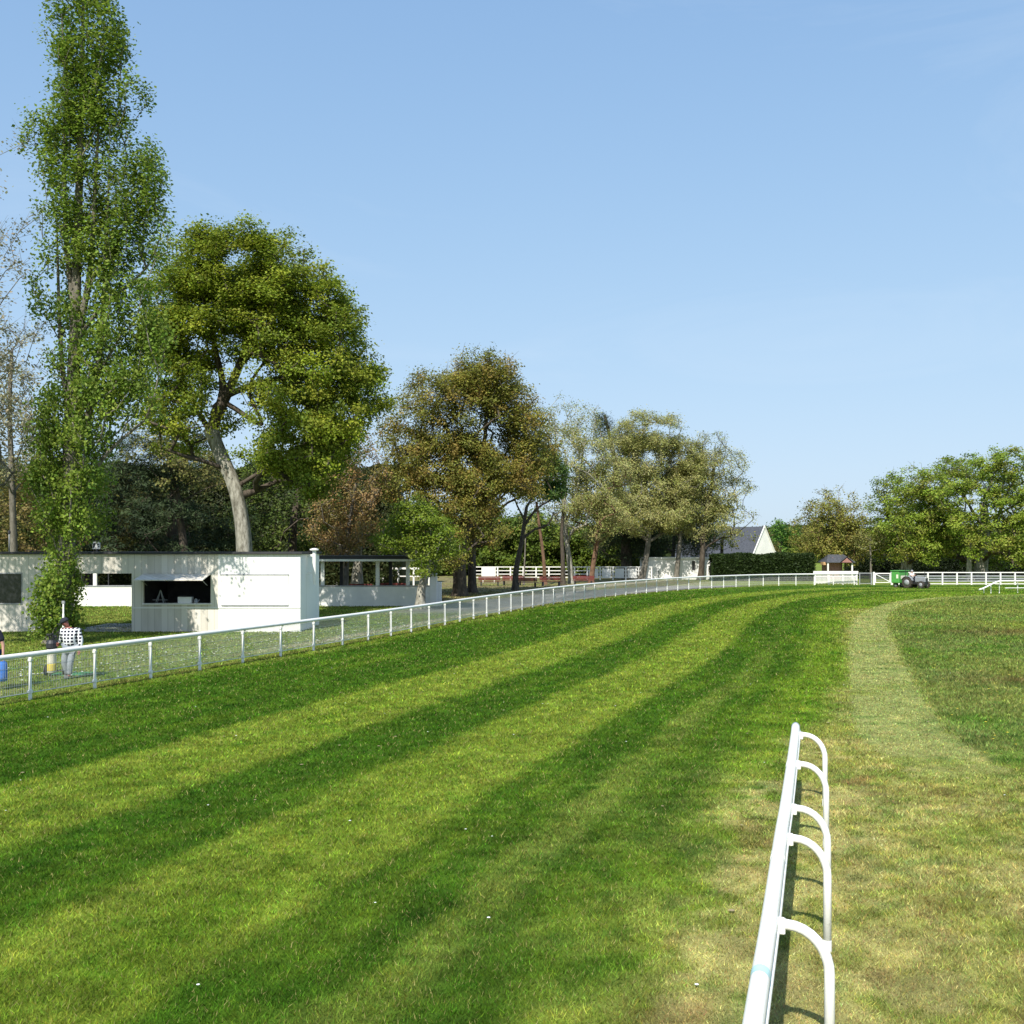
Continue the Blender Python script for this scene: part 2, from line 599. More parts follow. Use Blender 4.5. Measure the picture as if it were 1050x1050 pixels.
def plan(X, Y):
    """albedo of the ground, blade length factor, region id at each point"""
    X = np.ravel(X).astype(float); Y = np.ravel(Y).astype(float)
    v, u = polyline_sd(X, Y, FENCE)
    p, pu = polyline_sd(X, Y, PATH_C)
    n_big = fbm(X, Y, 3.2, 1)
    n_mid = fbm(X, Y, 0.9, 2)
    n_small = fbm(X, Y, 0.35, 3, 2)
    us = u * 0.5
    streak = fbm(us * 0.10, v, 0.55, 4)              # long streaks along the mowing direction
    streak2 = fbm(us * 0.25, v, 1.6, 14)
    vj = v + (n_mid - 0.5) * 0.30 + (n_small - 0.5) * 0.22
    streak3 = fbm(us * 0.16, v, 0.28, 24)
    dk = mix(np.tile(C_DARK, (len(X), 1)), C_MID, (streak - 0.45) * 1.5 + (n_big - 0.5) * 0.7 + (streak3 - 0.5) * 1.1)
    lt = mix(np.tile(C_LIGHT, (len(X), 1)), C_MID, (0.50 - streak) * 1.3 + (streak3 - 0.5) * 1.2 + (n_mid - 0.5) * 0.7 + 0.15 + 0.22 * (1 - sstep(10, 20, Y)))
    col = dk.copy()
    edge = mix(np.tile(C_MID, (len(X), 1)), C_OLIVE, (n_mid - 0.3) * 1.5)
    col = mix(col, edge, 1 - sstep(0.25, 1.3, vj + (streak2 - 0.5) * 1.6))
    # two light mown bands
    col = mix(col, lt, sstep(6.35, 6.65, vj) * (1 - sstep(8.75, 9.35, vj)))
    col = mix(col, lt, sstep(10.9, 11.5, vj) * (1 - sstep(13.2, 13.5, vj)))
    # tyre line, then the patchy inner margin
    col = mix(col, mix(np.tile(C_MID, (len(X), 1)), C_OLIVE, n_mid), 0.7 * (1 - 0.75 * sstep(22, 40, Y)) * sstep(14.45, 14.75, vj) * (1 - sstep(15.0, 15.35, vj)))
    inner = mix(np.tile(C_MID * 1.1, (len(X), 1)), C_LIGHT, (fbm(X, Y, 2.2, 21) - 0.42) * 2.6)
    inner = mix(inner, C_DARK * 1.15, (fbm(X, Y, 1.6, 22) - 0.56) * 4.0)
    col = mix(col, inner, sstep(15.5, 16.6, vj + (n_big - 0.5) * 1.2))
    # worn, dry turf about the running rail
    rd = seg_dist(X, Y, RAIL_A - (RAIL_B - RAIL_A) * 0.6, RAIL_B + (RAIL_B - RAIL_A) * 0.02)
    dry = np.exp(-(rd / 0.8) ** 2) * 0.95 + np.where(v > 17.3, 0.26, 0.10) * np.exp(-(rd / 2.6) ** 2)
    rgt = (v > 17.0) & (Y < 19)
    dry = dry + np.where(rgt, 0.95 * sstep(0.42, 0.68, fbm(X, Y, 1.7, 31)), 0)
    dry_n = dry * (0.15 + 1.7 * sstep(0.32, 0.72, 0.6 * fbm(X, Y, 0.5, 32) + 0.4 * vnoise(X, Y, 0.13, 37)))
    near_mown = mix(np.tile(np.array((0.215, 0.235, 0.042)), (len(X), 1)), C_MID, (fbm(X, Y, 1.3, 33) - 0.45) * 3)
    near_mown = mix(near_mown, C_STRAW, 0.12 + 1.1 * sstep(0.48, 0.66, 0.6 * fbm(X, Y, 0.9, 38) + 0.4 * vnoise(X, Y, 0.16, 39)) * 0.55)
    col = mix(col, near_mown, sstep(17.0, 18.0, v + (n_big - 0.5) * 1.0) * (Y < 60))
    col = mix(col, C_STRAW, np.minimum(dry_n * 0.8, 0.85))
    col = mix(col, C_BROWN * 1.15, 0.75 * sstep(0.62, 0.78, fbm(X, Y, 0.8, 35)) * ((v > 16.8) & (Y < 19) & (v < 24)))
    # pale band of clippings across the end of the rail
    col = mix(col, C_STRAW, 0.7 * np.exp(-((Y - 18.6 + (X - 5) * 0.06) / 0.35) ** 2) * sstep(4.6, 5.2, X) * (1 - sstep(8.0, 9.2, X)) * (0.4 + n_mid))
    # the mown path
    far = sstep(45, 80, Y)
    hw = PATH_HW * (1 - 0.25 * far)
    pj = np.abs(p + (n_mid - 0.5) * 0.16 + (n_small - 0.5) * 0.1) - hw
    pth = mix(np.tile(C_PATH, (len(X), 1)), C_STRAW, (n_mid - 0.5) * 1.4)
    pth = mix(pth, C_LIGHT, (fbm(X, Y, 1.1, 36) - 0.55) * 2.2)
    pmask = (1 - sstep(-0.06, 0.10, pj)) * sstep(14.0, 18.0, Y) * (1 - sstep(68, 92, Y) * 0.8)
    # longer infield grass to the right of the path
    inf_edge = np.where(Y > 16.5, p - hw, 0)
    lim = 7.9 + (16.6 - Y) * 0.42
    infm = np.where(Y > 17.2, sstep(-0.1, 0.25, inf_edge + (n_mid - 0.5) * 0.4), sstep(-0.25, 0.45, X - np.maximum(lim, 7.8) + (n_mid - 0.5) * 0.5)) * sstep(12.5, 15.5, Y)
    infm = np.where(v < 10, 0, infm)
    inf = mix(np.tile(C_INF, (len(X), 1)), C_DARK * 1.5, (fbm(X, Y, 2.0, 41) - 0.47) * 2.2)
    inf = mix(inf, C_OLIVE, (fbm(X, Y, 5.0, 42) - 0.44) * 3.0 + sstep(35, 60, Y) * 0.4)
    inf = mix(inf, C_BROWN, 0.6 * np.exp(-((X - 13.6) / 1.9) ** 2 - ((Y - 27.3) / 1.1) ** 2) * (0.5 + n_mid))
    inf = mix(inf, C_BROWN, 0.6 * np.exp(-((X - 21.0) / 3.6) ** 2 - ((Y - 43) / 2.4) ** 2) * (0.5 + n_mid))
    inf = mix(inf, C_LIGHT, 0.7 * np.exp(-((X - 24.5) / 2.5) ** 2 - ((Y - 44.5) / 5.0) ** 2))
    col = mix(col, inf, infm)
    col = mix(col, pth, pmask)
    # ---- outside the track (left of the fence)
    out = v < 0
    lawn = mix(np.tile(C_LAWN, (len(X), 1)), C_OLIVE, (n_big - 0.4) * 2.0)
    lawn = mix(lawn, C_DARK * 1.6, (fbm(X, Y, 1.4, 51) - 0.55) * 2.0)
    asph = mix(np.tile(C_ASPH, (len(X), 1)), C_ASPH * 0.72, (fbm(X, Y, 2.6, 52) - 0.4) * 2)
    dust = mix(np.tile(C_DUST, (len(X), 1)), C_OLIVE, (fbm(X, Y, 3.0, 53) - 0.45) * 2.5)
    oc = lawn
    oc = mix(oc, dust, sstep(64, 70, Y) * (1 - sstep(16, 26, X)) * (v < -6) )
    am = sstep(52, 60, Y + (n_mid - 0.5) * 1.0) * (1 - sstep(6.0, 6.8, -v + (n_mid - 0.5) * 0.5)) * sstep(0.25, 0.7, -v + (n_small - 0.5) * 0.3)
    am = am * (1 - sstep(97, 99, Y))
    oc = mix(oc, asph, am)
    oc = mix(oc, C_SAND, 0.75 * np.exp(-((v + 1.5 + (n_mid - 0.5) * 0.5) / 0.33) ** 2) * sstep(30, 40, Y) * (1 - sstep(60, 75, Y)))
    oc = mix(oc, C_BROWN * 0.8, 0.5 * np.exp(-((v + 0.15) / 0.25) ** 2))
    col = np.where(out[:, None], oc, col)
    fine = vnoise(X, Y, 0.11, 72)
    jit = (0.76 + 0.48 * n_small) * (0.86 + 0.28 * fbm(X, Y, 0.55, 71, 2)) * (0.74 + 0.52 * vnoise(X, Y, 0.11, 72))
    # darker and paler tufts of other grasses
    tf = vnoise(X, Y, 0.27, 73)
    col = mix(col, col * np.array((0.55, 0.72, 0.6)), 0.8 * sstep(0.68, 0.86, tf) * (v > 0))
    col = mix(col, col * np.array((1.35, 1.22, 1.3)), sstep(0.72, 0.9, vnoise(X, Y, 0.3, 74)) * (v > 0))
    jit = np.where(pmask > 0.5, 0.5 + 0.5 * jit, jit)
    col = col * jit[:, None]
    # region ids
    reg = np.zeros(len(X), int)                       # 0 ground
    reg[(v >= 0) & (v < 17.6) & (X < 70) & (Y > -15) & (X > -30)] = 1     # track
    reg[(infm > 0.5) & (v > 8)] = 2                    # infield
    reg[pmask > 0.4] = 3                               # path
    reg[out & (am > 0.5)] = 4                          # asphalt
    length = np.where(infm > 0.5, 1.35, np.where(reg == 3, 0.6, 1.0))
    length = np.where(dry_n > 0.5, 0.65, length)
    length = np.where(am > 0.4, 0, length)
    return col, length, reg


def axis(segs):
    out = []
    for a, b_, s in segs:
        n = int(round((b_ - a) / s))
        out += list(np.linspace(a, b_, n, endpoint=False))
    out.append(segs[-1][1])
    return np.array(out)


gx = np.concatenate([-np.geomspace(3000, 90, 14), axis([(-80, -22, 0.8), (-22, 18, 0.2), (18, 62, 0.4), (62, 90, 2)]), np.geomspace(100, 3000, 14)])
gy = np.concatenate([-np.geomspace(2500, 40, 12), axis([(-30, 4, 1.5), (4, 32, 0.2), (32, 110, 0.38), (110, 170, 2)]), np.geomspace(185, 4000, 16)])
GX, GY = np.meshgrid(gx, gy)
gcol, _, _ = plan(GX, GY)
nx, ny = len(gx), len(gy)
ii, jj = np.meshgrid(np.arange(nx - 1), np.arange(ny - 1))
q = (jj * nx + ii).ravel()
faces = np.stack([q, q + 1, q + nx + 1, q + nx], 1)
cxm = (GX[:-1, :-1] + GX[1:, 1:]) / 2
cym = (GY[:-1, :-1] + GY[1:, 1:]) / 2
_, _, freg = plan(cxm, cym)
GV = np.stack([GX.ravel(), GY.ravel(), np.zeros(nx * ny)], 1)
for rid, nm in enumerate(['ground', 'turf_track', 'infield', 'mown_path', 'asphalt_path']):
    fs = faces[freg == rid]
    if not len(fs):
        continue
    uq, inv = np.unique(fs.ravel(), return_inverse=True)
    o = mesh_np(nm, GV[uq], inv.reshape(fs.shape), M['turf'], cols=gcol[uq])
    tag(o, kind='structure')


# ------------------------------------------------------------------ grass blades
def grass(n, d0, d1, seed):
    rg = np.random.default_rng(seed)
    # blade count per area falls off with distance while blades widen, no visible edge between zones
    e = 0.12
    d = (rg.uniform(d0 ** e, d1 ** e, n)) ** (1 / e)
    x = rg.uniform(-0.58, 0.58, n) * d
    col, lf, reg = plan(x, d)
    keep = (lf > 0) & (reg != 4) & (rg.random(n) > 0.97 * sstep(55, d1, d))
    x, d, col, lf = x[keep], d[keep], col[keep], lf[keep]
    n_bl = 3
    k = len(x) * n_bl
    sp_ = np.repeat(0.016 + 0.0016 * d, n_bl)
    x = np.repeat(x, n_bl) + rg.normal(0, 1, k) * sp_
    y = np.repeat(d, n_bl) + rg.normal(0, 1, k) * sp_
    d = np.repeat(d, n_bl)
    col = np.repeat(col, n_bl, 0)
    lf = np.repeat(lf, n_bl)
    L_ = (0.036 + 0.0007 * np.minimum(d, 60)) * lf * rg.uniform(0.5, 1.4, k)
    W_ = 0.0010 * np.clip(d, 6, 70) * rg.uniform(0.7, 1.3, k)
    a = rg.uniform(0, 2 * math.pi, k)
    lean = rg.uniform(0.3, 1.2, k) * L_
    la = rg.uniform(0, 2 * math.pi, k)
    ca, sa = np.cos(a) * W_ / 2, np.sin(a) * W_ / 2
    z0 = np.full(k, -0.003)
    V = np.empty((k, 3, 3), np.float32)
    V[:, 0] = np.stack([x - ca, y - sa, z0], 1)
    V[:, 1] = np.stack([x + ca, y + sa, z0], 1)
    V[:, 2] = np.stack([x + np.cos(la) * lean, y + np.sin(la) * lean, L_ * 0.8], 1)
    tint = np.exp(rg.normal(0.02, 0.36, (k, 1))) * (1 + rg.normal(0, 0.12, (k, 3)))
    dead = rg.random(k) < 0.05
    c = col * tint * 1.15
    c[dead] = C_STRAW * rg.uniform(0.6, 1.2, (dead.sum(), 1))
    return V.reshape(-1, 3), np.repeat(np.clip(c, 0.003, 0.8), 3, 0)


gvv, gcc = grass(480000, 4.5, 112, 1)
tag(mesh_np('grass', gvv, np.arange(len(gvv)).reshape(-1, 3), M['blade'], cols=gcc), 'short mown grass blades covering the track and infield', 'grass', kind='stuff')
# ------------------------------------------------------------------ END GROUND


# ------------------------------------------------------------------ trees
LEAF_GAIN = 1.38


def rot_frames(d):
    up = np.where(np.abs(d[:, 2:3]) > 0.9, np.array([[1.0, 0, 0]]), np.array([[0, 0, 1.0]]))
    a = np.cross(d, up)
    a /= np.linalg.norm(a, axis=1)[:, None] + 1e-9
    return a, np.cross(a, d)


def leaf_quads(P, L_, W_, rg, upb=0.5, outw=None):
    n = len(P)
    nr = rg.normal(0, 1, (n, 3))
    nr /= np.linalg.norm(nr, axis=1)[:, None]
    nr[:, 2] = np.abs(nr[:, 2]) + upb
    if outw is not None:
        nr = nr + outw * 0.5
    nr /= np.linalg.norm(nr, axis=1)[:, None]
    t = rg.normal(0, 1, (n, 3))
    t -= (t * nr).sum(1)[:, None] * nr
    t /= np.linalg.norm(t, axis=1)[:, None]
    b_ = np.cross(nr, t)
    l, w_ = L_[:, None] / 2, W_[:, None] / 2
    V = np.stack([P - t * l, P + b_ * w_ - t * l * 0.15, P + t * l, P - b_ * w_ - t * l * 0.15], 1)
    return V.reshape(-1, 3)


def make_tree(name, label, base, d, trunk, r0, r1, blobs, cols, bark, leaf=0.2, clump=0.5, dens=1.0, per=45, seed=0,
              limbs=(), lift=0.35, group=None, flat=0.75, needle=False, twigs=0, depth=0.8, cvar=0.18, cat='tree', tip=0.012, step=0.8, bark2=None, taper=0.8, spread=0.55, thin=0.36):
    """trunk: [(px,py)] polyline at distance d, blobs: [(px,py,rpx[,dens[,depthshift]])] crown masses measured in the photo at that distance."""
    rg = np.random.default_rng(seed + 100)
    bx0, by0 = wx(base, d), d
    org = np.array((bx0, by0, 0.0))
    root = thing(name, label, cat, (bx0, by0, 0), group=group)
    TP = [np.array((wx(p[0], d) - bx0, (p[2] if len(p) > 2 else 0.0), max(-0.05, wz(p[1], d)))) for p in trunk]
    TP[0][2] = -0.1
    tr = catmull3(TP, 0.5)
    nT = len(tr)
    rT = r0 + (r1 - r0) * np.linspace(0, 1, nT) ** taper
    rT[tr[:, 2] < 0.8] *= 1 + 0.45 * (1 - np.clip(tr[tr[:, 2] < 0.8, 2], 0, 0.8) / 0.8) ** 2
    nodes = [p for p in tr]
    par = [-1] + list(range(nT - 1))
    fixed = [(i, r) for i, r in enumerate(rT)]
    # explicit limbs seen in the photo
    for lb in limbs:
        pts = [np.array((wx(p[0], d) - bx0, (p[2] if len(p) > 2 else 0.0), wz(p[1], d))) for p in lb[0]]
        j = int(np.argmin([np.linalg.norm(n - pts[0]) for n in nodes]))
        pts[0] = nodes[j]
        lp = catmull3(pts, 0.5)
        prev = j
        for k, p in enumerate(lp[1:]):
            nodes.append(p); par.append(prev); prev = len(nodes) - 1
            fixed.append((prev, lb[1] + (lb[2] - lb[1]) * (k + 1) / len(lp)))
    # crown clump centres
    B = np.array([(wx(b[0], d) - bx0, 0, wz(b[1], d), b[2] * d / FPX, b[3] if len(b) > 3 else 1.0, b[4] if len(b) > 4 else 0.0) for b in blobs])
    cc = np.average(B[:, :3], axis=0, weights=B[:, 3] ** 2)
    RX = np.max(np.abs(B[:, 0] - cc[0]) + B[:, 3])
    cl, cw = [], []
    for b in B:
        r = b[3]
        n = max(4, int(dens * b[4] * (r / clump) ** 2 * 3.2))
        off = math.sqrt(max(0.0, 1 - min(1, abs(b[0] - cc[0]) / RX) ** 2)) * RX * depth - r * 0.6
        for s in ((-1, 1) if off > r * 0.5 else (0,)):
            u = rg.normal(0, 1, (n, 3))
            u /= np.linalg.norm(u, axis=1)[:, None]
            rad = rg.uniform(0.25, 1.0, n) ** 0.45
            P = u * rad[:, None] * r
            P[:, 2] *= 0.92
            P += np.array((b[0], s * max(0.0, off) + b[5], b[2]))
            cl.append(P)
    cl = np.concatenate(cl)
    cl = cl[cl[:, 2] > 0.4]
    # thin out by a 3-d-ish noise so that gaps open between leaf masses
    g = fbm(cl[:, 0] + cl[:, 1] * 0.6, cl[:, 2] - cl[:, 1] * 0.4, clump * 4.5, seed + 3, 2)
    cl = cl[g > thin]
    order = np.argsort(np.linalg.norm(cl - np.array((tr[-1][0], tr[-1][1], 0)), axis=1) + np.abs(cl[:, 2] - tr[-1][2]) * 0.2)
    NA = np.zeros((len(nodes) + len(cl) * 16, 3))
    NA[:len(nodes)] = nodes
    nn = len(nodes)
    zmin = tr[-1][2] * 0.22
    for t in cl[order]:
        dv_ = t - NA[:nn]
        h = np.hypot(dv_[:, 0], dv_[:, 1])
        cost = np.linalg.norm(dv_, axis=1) + 1.6 * np.maximum(0, NA[:nn, 2] - (t[2] - lift * h)) + 3.0 * (NA[:nn, 2] < min(zmin, t[2] * 0.6))
        j = int(cost.argmin())
        p0 = NA[j]
        D = np.linalg.norm(t - p0)
        k = min(14, max(1, int(D / step)))
        prev = j
        bend = rg.normal(0, 0.09 * D, 3)
        bend[2] += 0.06 * D
        for q_ in range(1, k + 1):
            s = q_ / k
            p = p0 + (t - p0) * s + bend * (4 * s * (1 - s)) * 0.6 + (rg.normal(0, 0.05, 3) if q_ < k else 0)
            NA[nn] = p
            par.append(prev)
            prev = nn
            nn += 1
    NA = NA[:nn]
    par = np.array(par)
    # pipe-model radii
    A = np.zeros(nn)
    leafnode = np.ones(nn, bool)
    leafnode[par[par >= 0]] = False
    PW = 2.35
    A[leafnode] = tip ** PW
    for i in range(nn - 1, 0, -1):
        A[par[i]] += A[i] if A[i] > 0 else tip ** PW
    R = np.maximum(A, tip ** PW) ** (1 / PW)
    cap_r = r1 * 1.1
    R = np.minimum(R, cap_r)
    for i, r in fixed:
        R[i] = r
    # wood mesh: continuous trunk + one tapered tube per branch segment
    V, F = [], []
    ns = 12
    tg = np.gradient(tr, axis=0)
    tg /= np.linalg.norm(tg, axis=1)[:, None]
    a, b_ = rot_frames(tg)
    th = np.arange(ns) * 2 * math.pi / ns
    ph = rg.uniform(0, 6, 3)
    for i in range(nT):
        rr = rT[i] * (1 + 0.10 * np.sin(3 * th + ph[0] + i * 0.12) + 0.06 * np.sin(5 * th + ph[1] - i * 0.2))
        V.append(tr[i] + a[i] * (np.cos(th) * rr)[:, None] + b_[i] * (np.sin(th) * rr)[:, None])
    V = np.concatenate(V)
    for i in range(nT - 1):
        for k in range(ns):
            l = (k + 1) % ns
            F.append((i * ns + k, i * ns + l, (i + 1) * ns + l, (i + 1) * ns + k))
    F = np.array(F)
    ei = np.arange(nT, nn)
    p1, p0 = NA[ei], NA[par[ei]]
    dd = p1 - p0
    ln_ = np.linalg.norm(dd, axis=1)
    ok = ln_ > 1e-4
    ei, p0, p1, dd = ei[ok], p0[ok], p1[ok], dd[ok] / ln_[ok][:, None]
    a, b_ = rot_frames(dd)
    R1 = R[ei]
    R0 = np.minimum(R[par[ei]], R1 * 1.45)
    n5 = 5
    th5 = np.arange(n5) * 2 * math.pi / n5
    ring = lambda P, r: P[:, None, :] + (a[:, None, :] * np.cos(th5)[None, :, None] + b_[:, None, :] * np.sin(th5)[None, :, None]) * r[:, None, None]
    p0x = p0 - dd * (R0 * 0.5)[:, None]
    V2 = np.concatenate([ring(p0x, R0), ring(p1 + dd * (R1 * 0.3)[:, None], R1)], 1).reshape(-1, 3)
    base_ = np.arange(len(ei))[:, None] * 10
    F2 = np.concatenate([np.stack([base_[:, 0] + k, base_[:, 0] + (k + 1) % 5, base_[:, 0] + 5 + (k + 1) % 5, base_[:, 0] + 5 + k], 1) for k in range(5)])
    Vs, Fs = [V, V2], [F, F2 + len(V)]
    # bare twigs beyond the leaf clumps
    if twigs:
        tn = NA[leafnode]
        tn = np.repeat(tn, twigs, 0)
        dr = rg.normal(0, 1, tn.shape)
        dr += (tn - cc) / (np.linalg.norm(tn - cc, axis=1)[:, None] + 1e-6) * 1.2
        dr[:, 2] += 0.5
        dr /= np.linalg.norm(dr, axis=1)[:, None]
        lt = rg.uniform(0.4, 1.4, len(tn)) * clump * (2.0 if leaf < 0.14 else 1.15)
        a, b_ = rot_frames(dr)
        th3 = np.arange(3) * 2 * math.pi / 3
        rr = np.full(len(tn), tip * 0.9)
        rg3 = lambda P, r: P[:, None, :] + (a[:, None, :] * np.cos(th3)[None, :, None] + b_[:, None, :] * np.sin(th3)[None, :, None]) * r[:, None, None]
        V3 = np.concatenate([rg3(tn, rr), rg3(tn + dr * lt[:, None], rr * 0.35)], 1).reshape(-1, 3)
        o3 = np.arange(len(tn)) * 6
        F3 = np.concatenate([np.stack([o3 + k, o3 + (k + 1) % 3, o3 + 3 + (k + 1) % 3, o3 + 3 + k], 1) for k in range(3)])
        off = sum(len(x) for x in Vs)
        Vs.append(V3); Fs.append(F3 + off)
    to = mesh_np('trunk', np.concatenate(Vs), np.concatenate(Fs), bark, root, smooth=True)
    if bark2:  # branches get darker bark, their shade put into the colour; lichen-pale trunk kept
        to.data.materials.append(bark2)
        mi = np.zeros(len(to.data.polygons), np.int32)
        mi[len(F):] = 1
        to.data.polygons.foreach_set("material_index", mi)
    # leaves
    n = len(cl)
    cnt = np.maximum(3, (per * rg.uniform(0.5, 1.5, n)).astype(int))
    idx = np.repeat(np.arange(n), cnt)
    P = cl[idx] + rg.normal(0, 1, (len(idx), 3)) * np.array((clump * spread, clump * spread, clump * spread * flat))
    P = P[P[:, 2] > 0.15]
    idx = idx[:len(P)]
    Ls = leaf * rg.uniform(0.6, 1.35, len(P))
    Ws = Ls * (0.16 if needle else rg.uniform(0.5, 0.8, len(P)))
    ow = P - cc
    ow /= np.linalg.norm(ow, axis=1)[:, None] + 1e-6
    LV = leaf_quads(P, Ls, Ws, rg, 0.35, ow)
    C_ = np.array(cols)
    cb = C_[rg.integers(0, len(cols), n)] * rg.uniform(1 - cvar, 1 + cvar, (n, 1))
    lc = LEAF_GAIN * cb[idx] * rg.uniform(0.78, 1.25, (len(P), 1)) * (1 + rg.normal(0, 0.05, (len(P), 3)))
    mesh_np('crown', LV, np.arange(len(LV)).reshape(-1, 4), M['needle' if needle else 'leaf'], root, cols=np.repeat(np.clip(lc, 0.004, 0.7), 4, 0))
    return root


def catmull3(P, step):
    if len(P) == 2:
        n = max(2, int(np.linalg.norm(P[1] - P[0]) / step))
        return np.array([P[0] + (P[1] - P[0]) * k / n for k in range(n + 1)])
    return catmull(P, step)


# the tall poplar in front of the kiosk
make_tree('poplar_tree', 'tall columnar poplar with a leafy ivy-clad trunk in front of the kiosk', 60, 38.3,
          [(60, 661), (62, 640), (66, 600), (70, 520), (73, 440), (77, 340), (80, 240), (83, 130), (85, 20), (86, -70)], 0.46, 0.03,
          [(88, -78, 8), (84, -45, 13), (96, -20, 15), (75, -10, 12), (73, 18, 16), (107, 18, 16), (69, 50, 18), (111, 52, 22), (88, 70, 21), (65, 90, 19), (107, 98, 27), (138, 92, 9), (67, 132, 22), (111, 142, 30), (44, 130, 7), (90, 120, 22),
           (66, 175, 24), (108, 190, 32), (146, 182, 14), (88, 215, 26), (160, 218, 13, .8), (64, 225, 18, .9), (50, 255, 10, .8), (92, 252, 24, .9), (130, 245, 22, .9), (168, 262, 13, .7), (52, 300, 12, .5), (98, 300, 16, .4), (150, 298, 18, .5), (118, 285, 16, .5), (150, 160, 14), (164, 190, 14), (174, 214, 13), (180, 238, 9, .9), (140, 215, 22), (84, -8, 11), (86, -60, 12), (60, 275, 12, .8), (56, 325, 13, .7), (85, 322, 16, .7), (120, 315, 15, .7), (150, 330, 12, .6), (112, 270, 18, .8), (40, 150, 10),
           (50, 372, 14, .6), (86, 365, 20, .8), (125, 345, 22, .9), (158, 352, 22, 1), (175, 380, 16, .9), (108, 398, 20, 1), (165, 412, 13, .8), (58, 410, 20, 1.0), (92, 412, 22, .9), (135, 388, 22, 1), (56, 448, 22, 1.1), (90, 450, 22, 1), (120, 425, 14, .7),
           (54, 490, 22, 1.2), (86, 495, 22, 1.2), (62, 530, 22, 1.4), (88, 535, 17, 1.1), (52, 560, 14, 1.2), (68, 572, 14, 2.2, -.8), (62, 600, 12, 3, -.8), (72, 600, 10, 3, -.8), (66, 622, 11, 3, -.8), (71, 636, 8, 3, -.75), (66, 644, 8, 3, -.75), (57, 590, 9, 2.2, -.6)],
          [(0.122, 0.182, 0.023), (0.155, 0.215, 0.030), (0.092, 0.150, 0.021), (0.175, 0.228, 0.036)], M['bark_grey'], leaf=0.13, clump=0.36, dens=1.45, per=56, seed=1, spread=0.50,
          limbs=[([(72, 470), (92, 420), (103, 350), (108, 270), (112, 170)], 0.17, 0.02), ([(70, 520), (110, 465), (150, 430)], 0.14, 0.02), ([(76, 360), (100, 320), (150, 275), (165, 240)], 0.10, 0.015),
                 ([(73, 430), (64, 380), (60, 300), (58, 220)], 0.12, 0.015), ([(77, 350), (92, 280), (98, 180), (104, 80)], 0.15, 0.02), ([(78, 330), (68, 250), (66, 150), (70, 50)], 0.13, 0.015), ([(72, 455), (92, 400), (118, 355), (130, 330)], 0.10, 0.02)],
          lift=1.3, depth=0.32, flat=1.5, tip=0.008, step=0.7, taper=0.55, cvar=0.25)

# big oak behind the kiosk with its leaning pale trunk
make_tree('oak_tree', 'large bright green oak with a leaning pale trunk behind the kiosk', 252, 56,
          [(253, 625), (251, 575), (249, 540), (241, 500), (226, 465), (216, 440)], 0.44, 0.36,
          [(240, 290, 32), (268, 285, 32), (222, 272, 28), (252, 268, 28), (330, 468, 26), (302, 470, 24), (348, 446, 24), (318, 492, 20), (205, 277, 40), (245, 271, 40), (285, 280, 42), (320, 311, 42), (180, 311, 34), (230, 311, 40), (275, 315, 44), (345, 339, 36), (190, 349, 34), (235, 344, 28, .6), (290, 353, 36, .8), (330, 377, 40),
           (365, 382, 28), (378, 410, 24), (350, 420, 34), (168, 350, 26), (175, 382, 30), (165, 415, 24), (205, 401, 22, .5), (300, 406, 34, .8), (260, 396, 16, .4), (325, 448, 32), (275, 453, 26, .7), (180, 444, 24, .7),
           (215, 429, 18, .8)],
          [(0.178, 0.218, 0.019), (0.138, 0.180, 0.017), (0.215, 0.240, 0.026), (0.112, 0.152, 0.017)], M['bark_pale'], leaf=0.155, clump=0.70, dens=1.4, per=150, seed=2, spread=0.48, thin=0.29, cvar=0.28, bark2=M['bark_dark'],
          limbs=[([(216, 440), (232, 405), (245, 375), (262, 330), (280, 300)], 0.34, 0.10), ([(216, 440), (228, 400), (222, 365), (212, 320)], 0.28, 0.08), ([(245, 375), (275, 350), (320, 330)], 0.16, 0.07),
                 ([(232, 405), (262, 395), (310, 385), (350, 390)], 0.2, 0.08), ([(222, 445), (200, 420), (175, 410)], 0.2, 0.07), ([(241, 500), (290, 470), (320, 450)], 0.13, 0.06),
                 ([(216, 440), (226, 412), (268, 435), (255, 400), (275, 365)], 0.18, 0.06)],
          lift=0.3, depth=0.42, flat=0.6, tip=0.02, step=0.9)

# centre oak, brownish spring leaf
make_tree('oak_tree', 'broad bronze-leaved oak with a thick dark trunk beside the red benches', 470, 76,
          [(471, 613), (471, 590), (470, 565), (476, 545), (482, 525), (480, 500)], 0.52, 0.42,
          [(475, 408, 26), (500, 402, 26), (490, 384, 24, .9), (465, 396, 24), (510, 392, 28), (445, 405, 30, .8), (485, 410, 34), (525, 415, 26), (420, 425, 26, .7), (455, 440, 36), (500, 440, 38), (538, 440, 28), (555, 465, 22), (420, 460, 28, .8), (400, 440, 16, .6),
           (440, 475, 32), (480, 475, 34), (520, 470, 34), (410, 495, 26, .8), (450, 510, 32), (490, 510, 28, .8), (430, 535, 22, .8), (455, 545, 26), (500, 540, 20, .7), (535, 490, 24), (465, 565, 18, .8)],
          [(0.205, 0.190, 0.036), (0.160, 0.165, 0.032), (0.215, 0.165, 0.040), (0.135, 0.145, 0.028)], M['bark_dark'], leaf=0.165, clump=0.72, dens=1.5, per=95, seed=3, spread=0.47,
          limbs=[([(480, 525), (500, 510), (525, 497), (550, 492)], 0.3, 0.1), ([(480, 505), (468, 470), (455, 430)], 0.3, 0.1), ([(482, 500), (495, 460), (500, 420)], 0.28, 0.08), ([(474, 550), (455, 520), (425, 500)], 0.2, 0.08)],
          lift=0.4, twigs=1, depth=0.45, tip=0.018)
